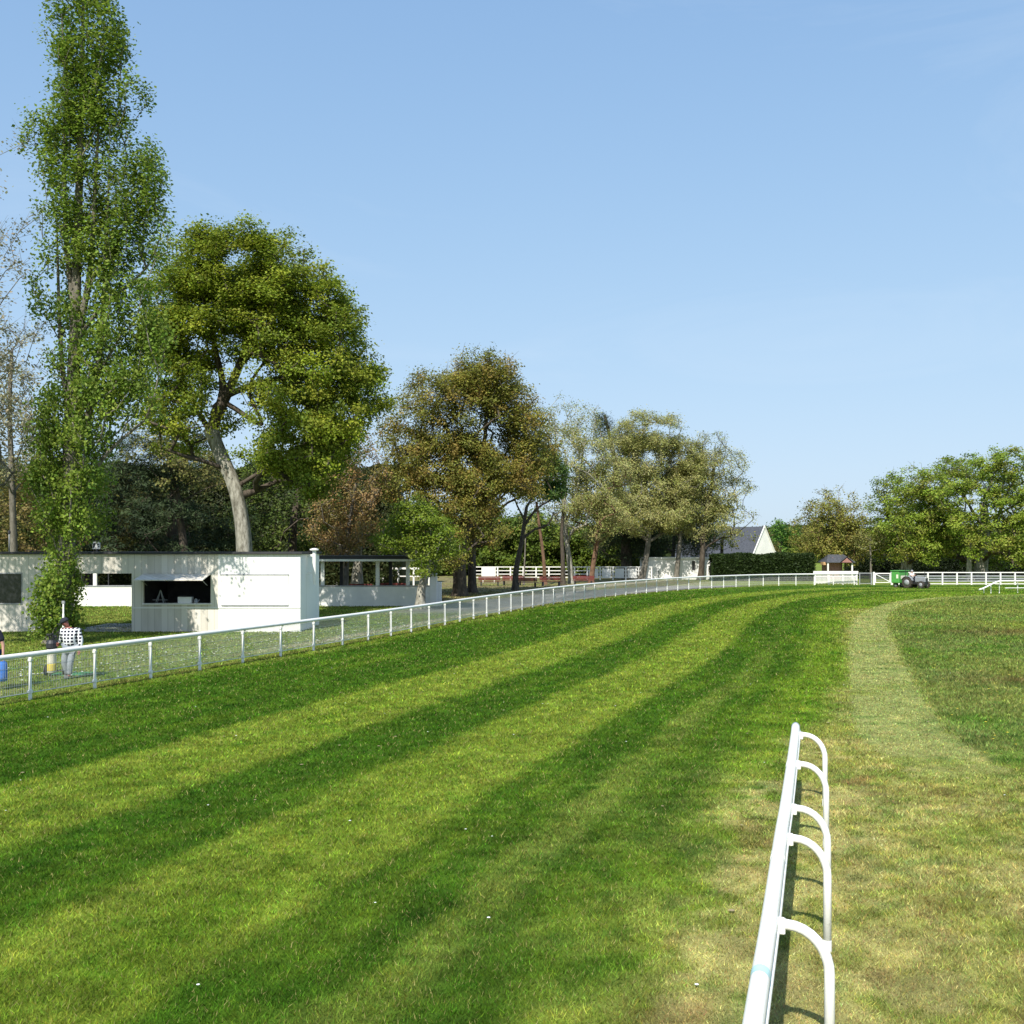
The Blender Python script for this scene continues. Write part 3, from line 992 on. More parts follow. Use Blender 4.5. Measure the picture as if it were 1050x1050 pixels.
# second dark trunk behind it
make_tree('oak_tree', 'dark slender oak standing close behind the thick bronze-leaved oak', 484, 82,
          [(484, 606), (484, 570), (487, 540), (492, 510)], 0.36, 0.24, [(495, 500, 26, .7), (510, 480, 22, .7), (480, 520, 22, .7)],
          [(0.13, 0.13, 0.03), (0.10, 0.11, 0.025)], M['bark_dark'], leaf=0.2, clump=0.6, per=30, seed=4)

# small bright green tree in front of the shelter wall
make_tree('young_oak_tree', 'small bright green tree with a pale trunk in front of the shelter wall', 431, 60,
          [(431, 626), (432, 605), (437, 588), (438, 565), (436, 545)], 0.30, 0.16,
          [(430, 540, 24), (408, 548, 20), (452, 548, 20), (395, 555, 12), (425, 528, 18), (440, 562, 16), (462, 560, 10), (436, 582, 10, 1.2)],
          [(0.130, 0.180, 0.016), (0.100, 0.150, 0.014), (0.15, 0.19, 0.024)], M['bark_pale'], leaf=0.13, clump=0.42, dens=1.5, per=70, seed=5, flat=0.6)

# twisted dark-limbed tree with one dark green tuft
make_tree('twisted_tree', 'bare twisted tree with dark limbs and one dark green tuft', 528, 87,
          [(528, 607), (529, 585), (534, 560), (537, 540), (540, 520)], 0.27, 0.14,
          [(566, 488, 15, 1.8), (571, 503, 11, 1.8), (560, 475, 12, 1.5), (545, 470, 18, .5)],
          [(0.050, 0.095, 0.018), (0.07, 0.115, 0.022)], M['bark_dark'], leaf=0.2, clump=0.5, dens=1.3, per=55, seed=6,
          limbs=[([(537, 540), (550, 522), (566, 512)], 0.13, 0.06), ([(534, 555), (548, 543), (562, 538), (568, 525)], 0.12, 0.05), ([(538, 530), (528, 512), (530, 495)], 0.09, 0.04), ([(540, 522), (552, 500), (560, 490)], 0.10, 0.05)], tip=0.02)

PALE = [(0.275, 0.270, 0.095), (0.240, 0.242, 0.078), (0.320, 0.308, 0.130), (0.215, 0.232, 0.066)]
make_tree('sapling_tree', 'thin straight sapling between the red benches', 537, 100, [(537, 600), (538, 575), (539, 545)], 0.09, 0.05, [(540, 535, 12, .6), (545, 520, 10, .5)],
          PALE, M['bark_grey'], leaf=0.2, clump=0.5, per=25, seed=7)
make_tree('pine_tree', 'slender pine with a reddish trunk behind the benches', 558, 100, [(559, 601), (557, 570), (553, 540), (550, 515)], 0.19, 0.12,
          [(552, 505, 14, .7), (545, 495, 14, .6), (560, 495, 12, .6)], [(0.10, 0.12, 0.035), (0.13, 0.13, 0.04)], M['bark_brown'], leaf=0.22, clump=0.55, per=35, seed=8)
make_tree('plane_tree', 'pale-barked plane tree with thin yellowish leaf behind the benches', 585, 104, [(586, 601), (584, 575), (580, 545), (579, 510), (580, 470)], 0.30, 0.15,
          [(580, 425, 20, .5), (600, 438, 20, .6), (575, 455, 26, .6), (602, 470, 26, .7), (578, 490, 24, .6), (605, 505, 22, .7), (585, 525, 22, .6), (565, 435, 16, .4)],
          PALE, M['bark_pale'], leaf=0.17, clump=0.62, dens=1.6, per=45, seed=9, lift=0.6, twigs=2, tip=0.025,
          limbs=[([(580, 540), (592, 500), (600, 450)], 0.16, 0.06), ([(580, 520), (570, 480), (570, 440)], 0.14, 0.05)])
make_tree('ash_tree', 'dark straight trunked tree beside the pale-barked plane tree', 577, 101, [(577, 602), (577, 575), (576, 545), (578, 520)], 0.24, 0.15,
          [(585, 510, 18, .6), (570, 515, 14, .6)], PALE[1:], M['bark_dark'], leaf=0.2, clump=0.6, per=26, seed=10, twigs=2)
make_tree('plane_tree', 'leaning brown-trunked tree with pale leaf near the end of the benches', 606, 104, [(606, 602), (608, 580), (613, 550), (616, 520)], 0.28, 0.17,
          [(612, 500, 26, .8), (600, 525, 22, .8), (628, 520, 24, .8), (615, 545, 16, .7), (595, 480, 18, .6), (630, 485, 20, .7)],
          PALE, M['bark_brown'], leaf=0.17, clump=0.62, dens=1.8, per=60, seed=11, twigs=1, tip=0.022)
make_tree('plane_tree', 'round pale-leaved tree with a slanting light trunk before the white wall', 658, 115.6, [(657, 603), (661, 580), (665, 550), (664, 520), (660, 490)], 0.36, 0.2,
          [(655, 445, 24), (680, 448, 24), (635, 465, 24), (662, 470, 30), (695, 465, 24), (640, 495, 24), (670, 500, 30), (700, 495, 22), (630, 525, 18), (655, 528, 22), (685, 525, 22), (715, 480, 16, .8)],
          PALE, M['bark_grey'], leaf=0.17, clump=0.6, dens=2.3, per=72, seed=12, depth=0.45, twigs=1, tip=0.018, limbs=[([(664, 530), (680, 500), (690, 460)], 0.14, 0.05), ([(664, 520), (645, 495), (640, 465)], 0.14, 0.05)])
make_tree('plane_tree', 'pale-leaved tree with a mossy trunk standing before the white wall', 694, 116, [(693, 600), (695, 575), (698, 545), (702, 510)], 0.3, 0.16,
          [(700, 500, 24, .8), (690, 530, 18, .8), (715, 520, 20, .8), (710, 470, 20, .8), (725, 495, 18, .7)],
          PALE, M['bark_grey'], leaf=0.17, clump=0.6, dens=2.0, per=54, seed=13, depth=0.45, twigs=1, tip=0.022)
make_tree('plane_tree', 'thin-leaved tree with a dark trunk by the dark doorway of the white wall', 718, 116, [(718, 599), (720, 575), (722, 545), (728, 510), (732, 480)], 0.36, 0.18,
          [(730, 460, 20, .5), (745, 480, 22, .45), (738, 505, 24, .6), (757, 505, 18, .45), (720, 520, 20, .7), (742, 535, 20, .7), (760, 530, 14, .5), (715, 545, 14, .6)],
          PALE, M['bark_dark'], leaf=0.17, clump=0.62, dens=2.4, per=64, seed=14, depth=0.45, twigs=3, tip=0.022, lift=0.6)
DKG = [(0.028, 0.045, 0.018), (0.038, 0.056, 0.022), (0.022, 0.036, 0.016)]
make_tree('conifer_tree', 'dark evergreen conifer rising behind the pale-leaved trees', 642, 121, [(642, 598), (642, 570), (638, 520), (628, 460), (620, 425)], 0.75, 0.15,
          [(618, 432, 9, 1.4), (622, 447, 13, 1.2), (630, 470, 16), (640, 500, 24), (625, 530, 22), (655, 535, 26), (640, 555, 24), (665, 560, 18), (618, 552, 16), (680, 500, 26)],
          DKG, M['bark_dark'], leaf=0.4, clump=0.7, per=60, seed=15, needle=True, dens=1.2, depth=0.4)
make_tree('conifer_tree', 'dark green yew rising behind the long white wall', 690, 127, [(690, 598), (690, 575), (692, 545)], 0.3, 0.2,
          [(680, 550, 20, 1.2), (705, 545, 22, 1.2), (695, 525, 24), (715, 560, 14), (670, 565, 12), (700, 500, 24), (725, 525, 18), (650, 490, 20)],
          DKG + [(0.05, 0.075, 0.02)], M['bark_dark'], leaf=0.36, clump=0.7, per=60, seed=16, dens=1.2, needle=True)

# trees behind the kiosk
make_tree('conifer_tree', 'dark drooping cedar behind the kiosk roof', 175, 70, [(175, 620), (176, 560), (178, 500), (178, 440)], 0.5, 0.15,
          [(175, 455, 24), (160, 490, 30), (200, 490, 30), (145, 525, 34), (185, 520, 36), (220, 530, 28), (135, 560, 30), (175, 560, 36), (215, 562, 30), (235, 550, 18), (120, 500, 26), (105, 545, 26), (160, 470, 22)],
          DKG, M['bark_dark'], leaf=0.34, clump=0.6, per=70, seed=17, needle=True, dens=1.15, flat=0.4)
make_tree('oak_tree', 'pale bronze oak above the dark cedar', 190, 66, [(192, 620), (188, 560), (180, 500), (172, 460)], 0.35, 0.15,
          [(165, 440, 24, .9), (190, 460, 26, .9), (150, 465, 22, .8), (215, 480, 22, .8), (180, 485, 24, .8), (130, 480, 18, .7)],
          [(0.20, 0.185, 0.06), (0.16, 0.155, 0.05), (0.125, 0.13, 0.04)], M['bark_dark'], leaf=0.19, clump=0.55, per=40, seed=18, twigs=2)
make_tree('ash_tree', 'grey tree beside the poplar, nearly bare in view, with unseen foliage added to shade the kiosk', -62, 36, [(-62, 665), (-60, 590), (-56, 500), (-50, 410), (-42, 330)], 0.26, 0.10,
          [(-6, 122, 10, .3), (-30, 165, 26, .4), (4, 205, 16, .45), (-20, 240, 34, .5), (8, 265, 16, .5), (-50, 300, 36, .5), (6, 320, 20, .5), (-25, 350, 34, .6), (14, 375, 16, .5), (-60, 390, 36, .7), (-20, 420, 32, .7), (8, 440, 18, .6), (-70, 450, 34, .8), (-30, 480, 28, .8), (-75, 510, 30, .8), (-150, 345, 34, 1.2), (-110, 350, 32, 1.3), (-80, 370, 32, 1.3), (-130, 400, 34, 1.3), (-95, 415, 32, 1.3), (-50, 400, 26, 1.2), (-160, 420, 28, 1.1), (-115, 300, 30, 1), (-70, 320, 30, 1), (-40, 360, 26, 1.1)],  # dense clumps left of the frame are unseen, added to dapple the kiosk wall
          [(0.26, 0.235, 0.15), (0.22, 0.205, 0.12), (0.30, 0.275, 0.18)], M['bark_grey'], leaf=0.12, clump=0.42, dens=1.4, per=26, seed=19, lift=0.8, twigs=5, tip=0.009, depth=0.6)
make_tree('ash_tree', 'pale budding tree standing between the poplar and the left edge', 14, 62, [(14, 622), (14, 560), (12, 490), (10, 420), (12, 360)], 0.26, 0.1,
          [(8, 330, 24, .6), (28, 355, 20, .6), (0, 375, 26, .7), (30, 400, 22, .7), (6, 425, 28, .8), (38, 440, 22, .7), (14, 300, 14, .4), (-16, 410, 24, .7), (20, 470, 24, .8)],
          [(0.27, 0.245, 0.12), (0.23, 0.215, 0.10), (0.31, 0.28, 0.15)], M['bark_grey'], leaf=0.145, clump=0.5, dens=1.3, per=26, seed=49, lift=0.8, twigs=4, tip=0.013, depth=0.6)
make_tree('oak_tree', 'brownish leafed oak low at the left edge behind the kiosk', 15, 68, [(15, 618), (15, 580), (14, 540), (14, 500)], 0.35, 0.15,
          [(10, 470, 26, .8), (35, 490, 24, .8), (-10, 500, 28), (15, 520, 28), (40, 530, 22), (5, 555, 26), (35, 560, 20), (105, 500, 24, .8), (100, 540, 26), (85, 560, 22)],
          [(0.15, 0.13, 0.035), (0.12, 0.115, 0.03), (0.18, 0.14, 0.05)], M['bark_dark'], leaf=0.2, clump=0.6, per=42, seed=20, twigs=2)
make_tree('hawthorn_tree', 'tan-leaved shrubby tree beside the shelter roof', 352, 74, [(354, 616), (355, 580), (358, 540), (365, 495)], 0.24, 0.1,
          [(365, 455, 18, .4), (380, 470, 16, .45), (355, 480, 20, .6), (345, 510, 24), (375, 510, 20, .8), (365, 540, 24), (335, 540, 20), (350, 560, 18), (385, 545, 16, .8), (390, 490, 14, .5)],
          [(0.24, 0.155, 0.060), (0.20, 0.150, 0.050), (0.17, 0.145, 0.045), (0.27, 0.18, 0.075)], M['bark_grey'], leaf=0.17, clump=0.5, per=42, seed=21, twigs=3, tip=0.018)
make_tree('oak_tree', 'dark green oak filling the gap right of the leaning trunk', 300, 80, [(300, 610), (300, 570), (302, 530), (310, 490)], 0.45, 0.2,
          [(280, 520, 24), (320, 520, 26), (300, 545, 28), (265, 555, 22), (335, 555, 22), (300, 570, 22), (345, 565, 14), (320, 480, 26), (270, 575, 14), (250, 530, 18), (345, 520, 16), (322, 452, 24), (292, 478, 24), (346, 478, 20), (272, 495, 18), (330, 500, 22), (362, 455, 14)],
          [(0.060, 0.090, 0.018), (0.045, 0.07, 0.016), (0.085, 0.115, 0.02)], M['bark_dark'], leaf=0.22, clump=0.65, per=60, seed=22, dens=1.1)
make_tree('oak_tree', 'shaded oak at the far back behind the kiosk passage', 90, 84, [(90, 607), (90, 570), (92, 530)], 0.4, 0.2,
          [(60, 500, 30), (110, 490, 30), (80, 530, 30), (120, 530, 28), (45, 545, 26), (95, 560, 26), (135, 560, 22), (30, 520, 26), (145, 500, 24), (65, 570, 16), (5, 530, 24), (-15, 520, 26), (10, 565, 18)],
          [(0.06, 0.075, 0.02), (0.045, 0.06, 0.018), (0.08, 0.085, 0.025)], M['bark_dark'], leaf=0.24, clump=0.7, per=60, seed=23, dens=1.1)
# pale tapered trunk seen under the shelter roof
make_tree('ivy_tree', 'pale thick-footed trunk seen beneath the shelter roof', 366, 80, [(366, 609), (366, 592), (367, 575), (369, 560)], 0.62, 0.2,
          [(369, 552, 10, .8), (360, 545, 12, .8), (378, 545, 10, .8)], [(0.10, 0.13, 0.025), (0.07, 0.1, 0.02)], M['bark_pale'], leaf=0.22, clump=0.55, per=45, seed=24)

# far belt behind the white back fence: hedge-like trees, yellow green
HDG = [(0.105, 0.150, 0.018), (0.085, 0.125, 0.018), (0.130, 0.165, 0.025), (0.07, 0.105, 0.016)]
for k, (px, top, r, lab) in enumerate([(405, 555, 22, 'green far tree right of the tan-leaved tree'), (445, 548, 24, 'green far tree behind the bright green small tree'), (500, 530, 26, 'green far tree seen between the two dark oak trunks and the twisted tree'),
                                       (545, 540, 26, 'green far tree behind the twisted tree'), (590, 545, 26, 'green far tree behind the pale-barked plane tree'), (632, 550, 24, 'green far tree behind the dark evergreen conifer')]):
    make_tree('hedgerow_tree', lab, px, 134 + k % 3 * 2, [(px, 590), (px, 570), (px, top + 10)], 0.3, 0.12,
              [(px - 16, top + 8, r * .75), (px + 14, top + 10, r * .75), (px, top, r * .7), (px - 20, top + 26, r * .6, 1.2), (px + 20, top + 26, r * .6, 1.2), (px, top + 26, r * .7, 1.2), (px - 8, top + 40, r * .5), (px + 12, top + 40, r * .5)],
              HDG, M['bark_dark'], leaf=0.34, clump=0.8, per=55, seed=30 + k, group=None, dens=1.15)

# right-hand side
SPR = [(0.172, 0.235, 0.026), (0.140, 0.196, 0.024), (0.205, 0.258, 0.034), (0.185, 0.195, 0.034)]
make_tree('oak_tree', 'bronze-green oak with bare upper twigs above the pink shelter', 850, 124, [(850, 592), (851, 575), (853, 550), (853, 530)], 0.42, 0.18,
          [(853, 512, 13, .4), (845, 525, 16, .8), (863, 528, 15, .8), (832, 543, 16), (855, 545, 20), (875, 545, 16), (838, 560, 16), (862, 562, 18), (884, 558, 13), (825, 558, 10)],
          [(0.200, 0.195, 0.040), (0.165, 0.175, 0.034), (0.22, 0.205, 0.048)], M['bark_brown'], leaf=0.23, clump=0.7, dens=1.2, per=58, seed=40, twigs=3, tip=0.024)
make_tree('sapling_tree', 'young pale tree standing behind the dark gate gap', 893, 118, [(893, 596), (893, 575), (892, 550)], 0.14, 0.07, [(892, 545, 13, .7), (885, 555, 10, .7), (900, 555, 10, .7)],
          [(0.17, 0.165, 0.05), (0.14, 0.15, 0.04)], M['bark_grey'], leaf=0.24, clump=0.6, per=32, seed=41)
make_tree('oak_tree', 'leafy green oak with a stout pale trunk behind the tractor', 930, 118, [(930, 596), (930, 580), (931, 560), (930, 540)], 0.75, 0.35,
          [(925, 497, 18, .8), (945, 500, 18, .9), (912, 515, 16, .8), (935, 518, 20), (955, 515, 18), (908, 540, 15), (928, 542, 20), (950, 540, 20), (915, 562, 15), (938, 562, 18), (960, 555, 18), (975, 540, 16)],
          SPR, M['bark_pale'], leaf=0.23, clump=0.7, dens=1.25, per=62, seed=42, bark2=M['bark_dark'], twigs=2, tip=0.026, flat=0.6)
make_tree('oak_tree', 'largest yellow-green oak at the right edge behind the rail fence', 1005, 114, [(1005, 598), (1006, 580), (1008, 560), (1010, 535), (1008, 515)], 0.8, 0.4,
          [(995, 474, 15), (1015, 475, 16), (1035, 477, 16), (975, 490, 17), (1000, 495, 20), (1030, 498, 22), (1055, 495, 20), (965, 512, 16), (990, 520, 20, .8), (1020, 520, 22, .8), (1050, 522, 22), (1075, 515, 22), (975, 540, 18), (1000, 548, 20),
           (1030, 545, 22), (1060, 550, 22), (985, 562, 14), (1020, 568, 16), (1045, 572, 14), (1080, 550, 20)],
          SPR, M['bark_pale'], leaf=0.23, clump=0.72, dens=1.2, per=70, seed=43, bark2=M['bark_dark'], tip=0.028, flat=0.55,
          limbs=[([(1008, 555), (1025, 525), (1035, 500)], 0.25, 0.1), ([(1008, 545), (995, 520), (985, 500)], 0.22, 0.08), ([(1010, 535), (1045, 515), (1060, 505)], 0.16, 0.07)])
make_tree('dead_tree', 'white bare trunk with a leaning limb beside the largest right-hand oak', 994, 112, [(994, 600), (994, 580), (995, 562), (995, 550)], 0.36, 0.16,
          [(995, 545, 8, .5)], SPR, M['bark_pale'], leaf=0.24, clump=0.6, per=22, seed=44, limbs=[([(994, 578), (997, 590), (1001, 599)], 0.09, 0.08)])
make_tree('ash_tree', 'vivid green round tree beyond the white gable', 800, 165, [(800, 585), (800, 565), (800, 550)], 0.5, 0.25,
          [(798, 545, 11), (808, 550, 12), (790, 555, 12), (803, 562, 13), (816, 562, 10), (788, 568, 9)], [(0.06, 0.135, 0.018), (0.05, 0.11, 0.016), (0.08, 0.15, 0.022)], M['bark_dark'], leaf=0.36, clump=0.9, per=60, seed=45, dens=1.2)
make_tree('hawthorn_tree', 'brownish tree touching the right side of the white gable', 783, 152, [(783, 586), (783, 565), (783, 552)], 0.35, 0.15,
          [(783, 548, 8), (776, 556, 8), (788, 562, 9), (779, 568, 8)], [(0.14, 0.115, 0.035), (0.11, 0.1, 0.03)], M['bark_dark'], leaf=0.33, clump=0.8, per=48, seed=46)
make_tree('oak_tree', 'olive-green tree against the slate roof of the white house', 740, 128, [(740, 592), (740, 570), (741, 550)], 0.3, 0.14,
          [(740, 548, 12, .8), (752, 553, 12, .8), (764, 550, 10, .8), (728, 553, 10, .7)], [(0.18, 0.18, 0.035), (0.15, 0.155, 0.03)], M['bark_dark'], leaf=0.28, clump=0.7, per=34, seed=47)
make_tree('ash_tree', 'yellow-green low tree left of the bronze-green oak', 826, 150, [(826, 586), (826, 572), (826, 560)], 0.3, 0.14,
          [(822, 562, 9), (832, 566, 9), (815, 570, 8), (826, 575, 8)], [(0.14, 0.17, 0.025), (0.12, 0.15, 0.025)], M['bark_dark'], leaf=0.33, clump=0.8, per=46, seed=48)


def make_hedge(name, label, x0, x1, y, h, t, cols, n, leaf, seed, kind=None):
    rg = np.random.default_rng(seed)
    L_ = x1 - x0
    # lumpy inner body
    nxs, nzs = int(L_ / 0.8) + 2, 8
    V, F = [], []
    prof = [(-0.5, 0.0), (-0.52, 0.45), (-0.46, 0.8), (-0.28, 0.97), (0.0, 1.0), (0.28, 0.97), (0.46, 0.8), (0.52, 0.45), (0.5, 0.0)]
    for i in range(nxs):
        xx = L_ * i / (nxs - 1)
        e = 0.75 if i in (0, nxs - 1) else 1.0
        hh = h * 0.93 * (0.94 + 0.12 * vnoise(np.array([xx + x0]), np.array([y]), 2.0, seed)[0]) * e
        for (a, b_) in prof:
            V.append((xx, a * t * 0.9 * e + rg.normal(0, 0.03), b_ * hh))
    k = len(prof)
    for i in range(nxs - 1):
        for j in range(k - 1):
            F.append((i * k + j, (i + 1) * k + j, (i + 1) * k + j + 1, i * k + j + 1))
    V = np.array(V); F = np.array(F)
    F = np.concatenate([F, np.array([(0, 1, 7, 8), (1, 2, 6, 7), (2, 3, 5, 6)]) + 0, np.array([(8, 7, 1, 0), (7, 6, 2, 1), (6, 5, 3, 2)]) + (nxs - 1) * k])
    # leaves over the surface
    u = rg.uniform(0, 1, n)
    xx = u * L_
    s = rg.uniform(0, len(prof) - 1.001, n)
    si = s.astype(int); sf = (s - si)[:, None]
    pr = np.array(prof)
    pp = pr[si] * (1 - sf) + pr[si + 1] * sf
    hh = h * (0.94 + 0.12 * vnoise(xx + x0, np.full(n, y), 2.0, seed))
    dep = fbm(xx + pp[:, 0] * 3, pp[:, 1] * h, 0.9, seed + 5)
    P = np.stack([xx, pp[:, 0] * t * (0.92 + 0.16 * dep), pp[:, 1] * hh * (0.97 + 0.06 * dep)], 1) + rg.normal(0, 0.06, (n, 3))
    P[:, 2] = np.maximum(P[:, 2], 0.03)
    LV = leaf_quads(P, leaf * rg.uniform(0.6, 1.4, n), leaf * rg.uniform(0.35, 0.7, n), rg, 0.3)
    C_ = np.array(cols)
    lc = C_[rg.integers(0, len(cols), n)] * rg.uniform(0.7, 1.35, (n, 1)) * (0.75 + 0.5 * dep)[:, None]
    AV = np.concatenate([V, LV])
    AF = np.concatenate([F, np.arange(n * 4).reshape(-1, 4) + len(V)])
    AC = np.concatenate([np.tile(C_[0] * 0.8, (len(V), 1)), np.repeat(lc, 4, 0)])
    o = mesh_np(name, AV, AF, M['leaf'], cols=AC, loc=(x0, y, 0))
    return tag(o, label, 'hedge' if kind is None else 'trees', kind=kind)


HD = [(0.035, 0.062, 0.015), (0.028, 0.05, 0.013), (0.05, 0.08, 0.018)]
make_hedge('hedge', 'clipped dark green hedge in front of the white gabled house', wx(729, 113), wx(833, 113), 113, 2.95, 2.2, HD, 26000, 0.26, 60)
make_hedge('hedge', 'long very dark hedge behind the right-hand oaks', wx(868, 134), wx(1130, 134), 134, 2.5, 2.4, [(0.020, 0.032, 0.012), (0.016, 0.027, 0.011), (0.03, 0.045, 0.014)], 40000, 0.3, 61)
make_hedge('hedge', 'yellow-green clipped hedge behind the white back fence', wx(300, 142), wx(668, 142), 142, 4.2, 2.6, HDG, 42000, 0.36, 62)
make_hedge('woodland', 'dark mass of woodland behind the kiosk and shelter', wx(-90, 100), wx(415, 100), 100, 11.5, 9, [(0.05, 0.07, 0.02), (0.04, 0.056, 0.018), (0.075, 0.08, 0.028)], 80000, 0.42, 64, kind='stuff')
make_hedge('distant_wood', 'distant belt of woodland closing the horizon', -230, 330, 260, 9.0, 14, [(0.07, 0.10, 0.03), (0.055, 0.08, 0.025), (0.095, 0.115, 0.04)], 60000, 1.1, 63, kind='stuff')
# ------------------------------------------------------------------ END TREES


# ------------------------------------------------------------------ white track fence (tube rail, posts, wire panels)
def arc_points(C, u0, spacing, n):
    s = np.concatenate([[0], np.cumsum(np.linalg.norm(np.diff(C, axis=0), axis=1))])
    us = u0 + spacing * np.arange(n)
    return np.stack([np.interp(us, s, C[:, 0]), np.interp(us, s, C[:, 1])], 1)


def arc_of(C, p):
    s = np.concatenate([[0], np.cumsum(np.linalg.norm(np.diff(C, axis=0), axis=1))])
    return s[np.argmin(np.hypot(C[:, 0] - p[0], C[:, 1] - p[1]))]


RAIL_H = 1.13
u_a = arc_of(FENCE, (-11.18, 23.76))
u_e = arc_of(FENCE, (33.6, 100.0))
SP = 2.055
nfence = int((u_e - u_a) / SP) + 5
posts = arc_points(FENCE, u_a - 4 * SP, SP, nfence)
org = Vector((posts[0][0], posts[0][1], 0))
fence = thing('track_fence', 'long white tube-topped fence with wire mesh panels curving along the left of the track', 'fence', org)
loc = posts - np.array(org[:2])
_rp = arc_points(FENCE - np.array(org[:2]), u_a - 4 * SP, 1.0, int((u_e - u_a + 4 * SP) / 1.0) + 1)
_rt = np.gradient(_rp, axis=0); _rt /= np.linalg.norm(_rt, axis=1)[:, None]
_rp = _rp + np.stack([_rt[:, 1], -_rt[:, 0]], 1) * 0.115        # the rail sits on short arms on the track side
MB().tube([(p[0], p[1], RAIL_H - 0.06) for p in _rp], 0.060, 12).build('top_rail', M['white'], fence, smooth=True)
MB().tube([(p[0], p[1], 0.17) for p in arc_points(FENCE - np.array(org[:2]), u_a - 4 * SP, 1.0, int((u_e - u_a + 4 * SP) / 1.0) + 1)], 0.012, 6).build('bottom_wire', M['wire'], fence)
pm = MB()
pm.lathe([(0.042, -0.05), (0.042, 0.16), (0.058, 0.165), (0.058, 0.235), (0.041, 0.24), (0.041, 0.90), (0.056, 0.905), (0.056, 0.96), (0.042, 0.965), (0.042, 1.04)], 12)
pm.box(-0.07, -0.03, -0.03, 0.03, 0.18, 0.22).box(-0.025, 0.025, -0.09, -0.03, 0.99, 1.03)
p0 = pm.build('post', M['white'], fence, loc=(loc[0][0], loc[0][1], 0))
for k in range(1, len(loc)):
    c = p0.copy(); COL.objects.link(c); c.parent = fence
    dxy = loc[min(k + 1, len(loc) - 1)] - loc[k - 1]
    c.location = (loc[k][0], loc[k][1], random.uniform(-0.012, 0.008)); c.rotation_euler = (random.gauss(0, 0.006), random.gauss(0, 0.006), math.atan2(dxy[1], dxy[0]))


def wire_panel(parent, a, b_, zt, zb, sv, sh, r, name='mesh_panel'):
    a, b_ = np.array(a), np.array(b_)
    L_ = np.linalg.norm(b_ - a)
    V, F = [], []

    def strand(p, q_):
        p, q_ = np.array(p), np.array(q_)
        d_ = (q_ - p) / np.linalg.norm(q_ - p)
        u_ = np.array((d_[1], -d_[0], 0)) if abs(d_[2]) < 0.9 else np.array((1.0, 0, 0))
        v_ = np.cross(d_, u_)
        k = len(V)
        for e in (p, q_):
            V.extend([e + u_ * r, e + v_ * r, e - u_ * r, e - v_ * r])
        for i in range(4):
            j = (i + 1) % 4
            F.append((k + i, k + j, k + 4 + j, k + 4 + i))
    nv = int(L_ / sv)
    for i in range(1, nv):
        c = a + (b_ - a) * i / nv
        strand((*c, zb), (*c, zt))
    nh = int((zt - zb) / sh)
    for i in range(nh + 1):
        z = zb + (zt - zb) * i / nh
        strand((*a, z), (*b_, z))
    return mesh_np(name, np.array(V), np.array(F), M['wire'], parent)


for k in range(len(loc) - 1):
    wire_panel(fence, loc[k], loc[k + 1], 0.98, 0.17, 0.05, 0.20, 0.0042)

# far fences beyond the bend ------------------------------------------------
bf = thing('panel_fence', 'short white fence run with dense pale slatted panels left of the dark gate gap', 'fence', (wx(836, 100.5), 100.55, 0))
x0, x1 = 0.0, wx(879, 100.5) - wx(836, 100.5)
nb = 3
for k in range(nb):
    a = x0 + (x1 - x0) * k / nb
    e = x0 + (x1 - x0) * (k + 1) / nb
    q_ = MB()
    for i in range(int((e - a) / 0.085)):
        xx = a + 0.06 + i * 0.085
        q_.box(xx, xx + 0.05, -0.012, 0.012, 0.12 + 0.04 * math.sin(i * 1.7 + k), 0.93)
    q_.box(a, e, 0.014, 0.04, 0.22, 0.30).box(a, e, 0.014, 0.04, 0.78, 0.86)
    q_.build('slat_panel', M['white_paint'], bf)
for k in range(nb + 1):
    MB().box(-0.07, 0.07, -0.07, 0.07, -0.05, 1.0, bev=0.01).build('post', M['white_paint'], bf, loc=(x0 + (x1 - x0) * k / nb, 0.115, 0))
MB().box(x0 - 0.1, x1 + 0.1, 0.02, 0.12, 1.003, 1.1).build('top_rail', M['white_paint'], bf)

# low white wall-board behind the panel fence
lb = thing('board_rail', 'low white board rail in front of the pink shelter', 'rail', (wx(834, 106), 106, 0))
wlb = wx(880, 106) - wx(834, 106)
MB().box(0, wlb, -0.03, 0.03, 0.92, 1.22).build('board', M['white_paint'], lb)
for k in range(4):
    MB().box(-0.06, 0.06, 0.03, 0.13, -0.05, 1.16).build('post', M['white_paint'], lb, loc=(0.15 + (wlb - 0.3) * k / 3, 0.005, 0))

# dark netted gate gap and the white braced gate
gt = thing('net_gate', 'dark netted gate filling the gap beside the white braced gate', 'gate', (wx(881, 100.3), 100.3, 0))
gw = wx(894, 100.3) - wx(881, 100.3)
MB().box(0, 0.08, -0.04, 0.04, -0.05, 1.2).box(gw - 0.1, gw, -0.04, 0.04, -0.05, 1.2).box(0.08, gw - 0.1, -0.03, 0.03, 1.1, 1.18).box(0.08, gw - 0.1, -0.03, 0.03, 0.1, 0.16).build('gate_frame', M['grey_metal'], gt)
q_ = MB()
for i in range(9):
    q_.box(0.08, gw - 0.1, -0.008, 0.008, 0.18 + i * 0.1, 0.24 + i * 0.1)
q_.build('dark_netting', M['dark'], gt)

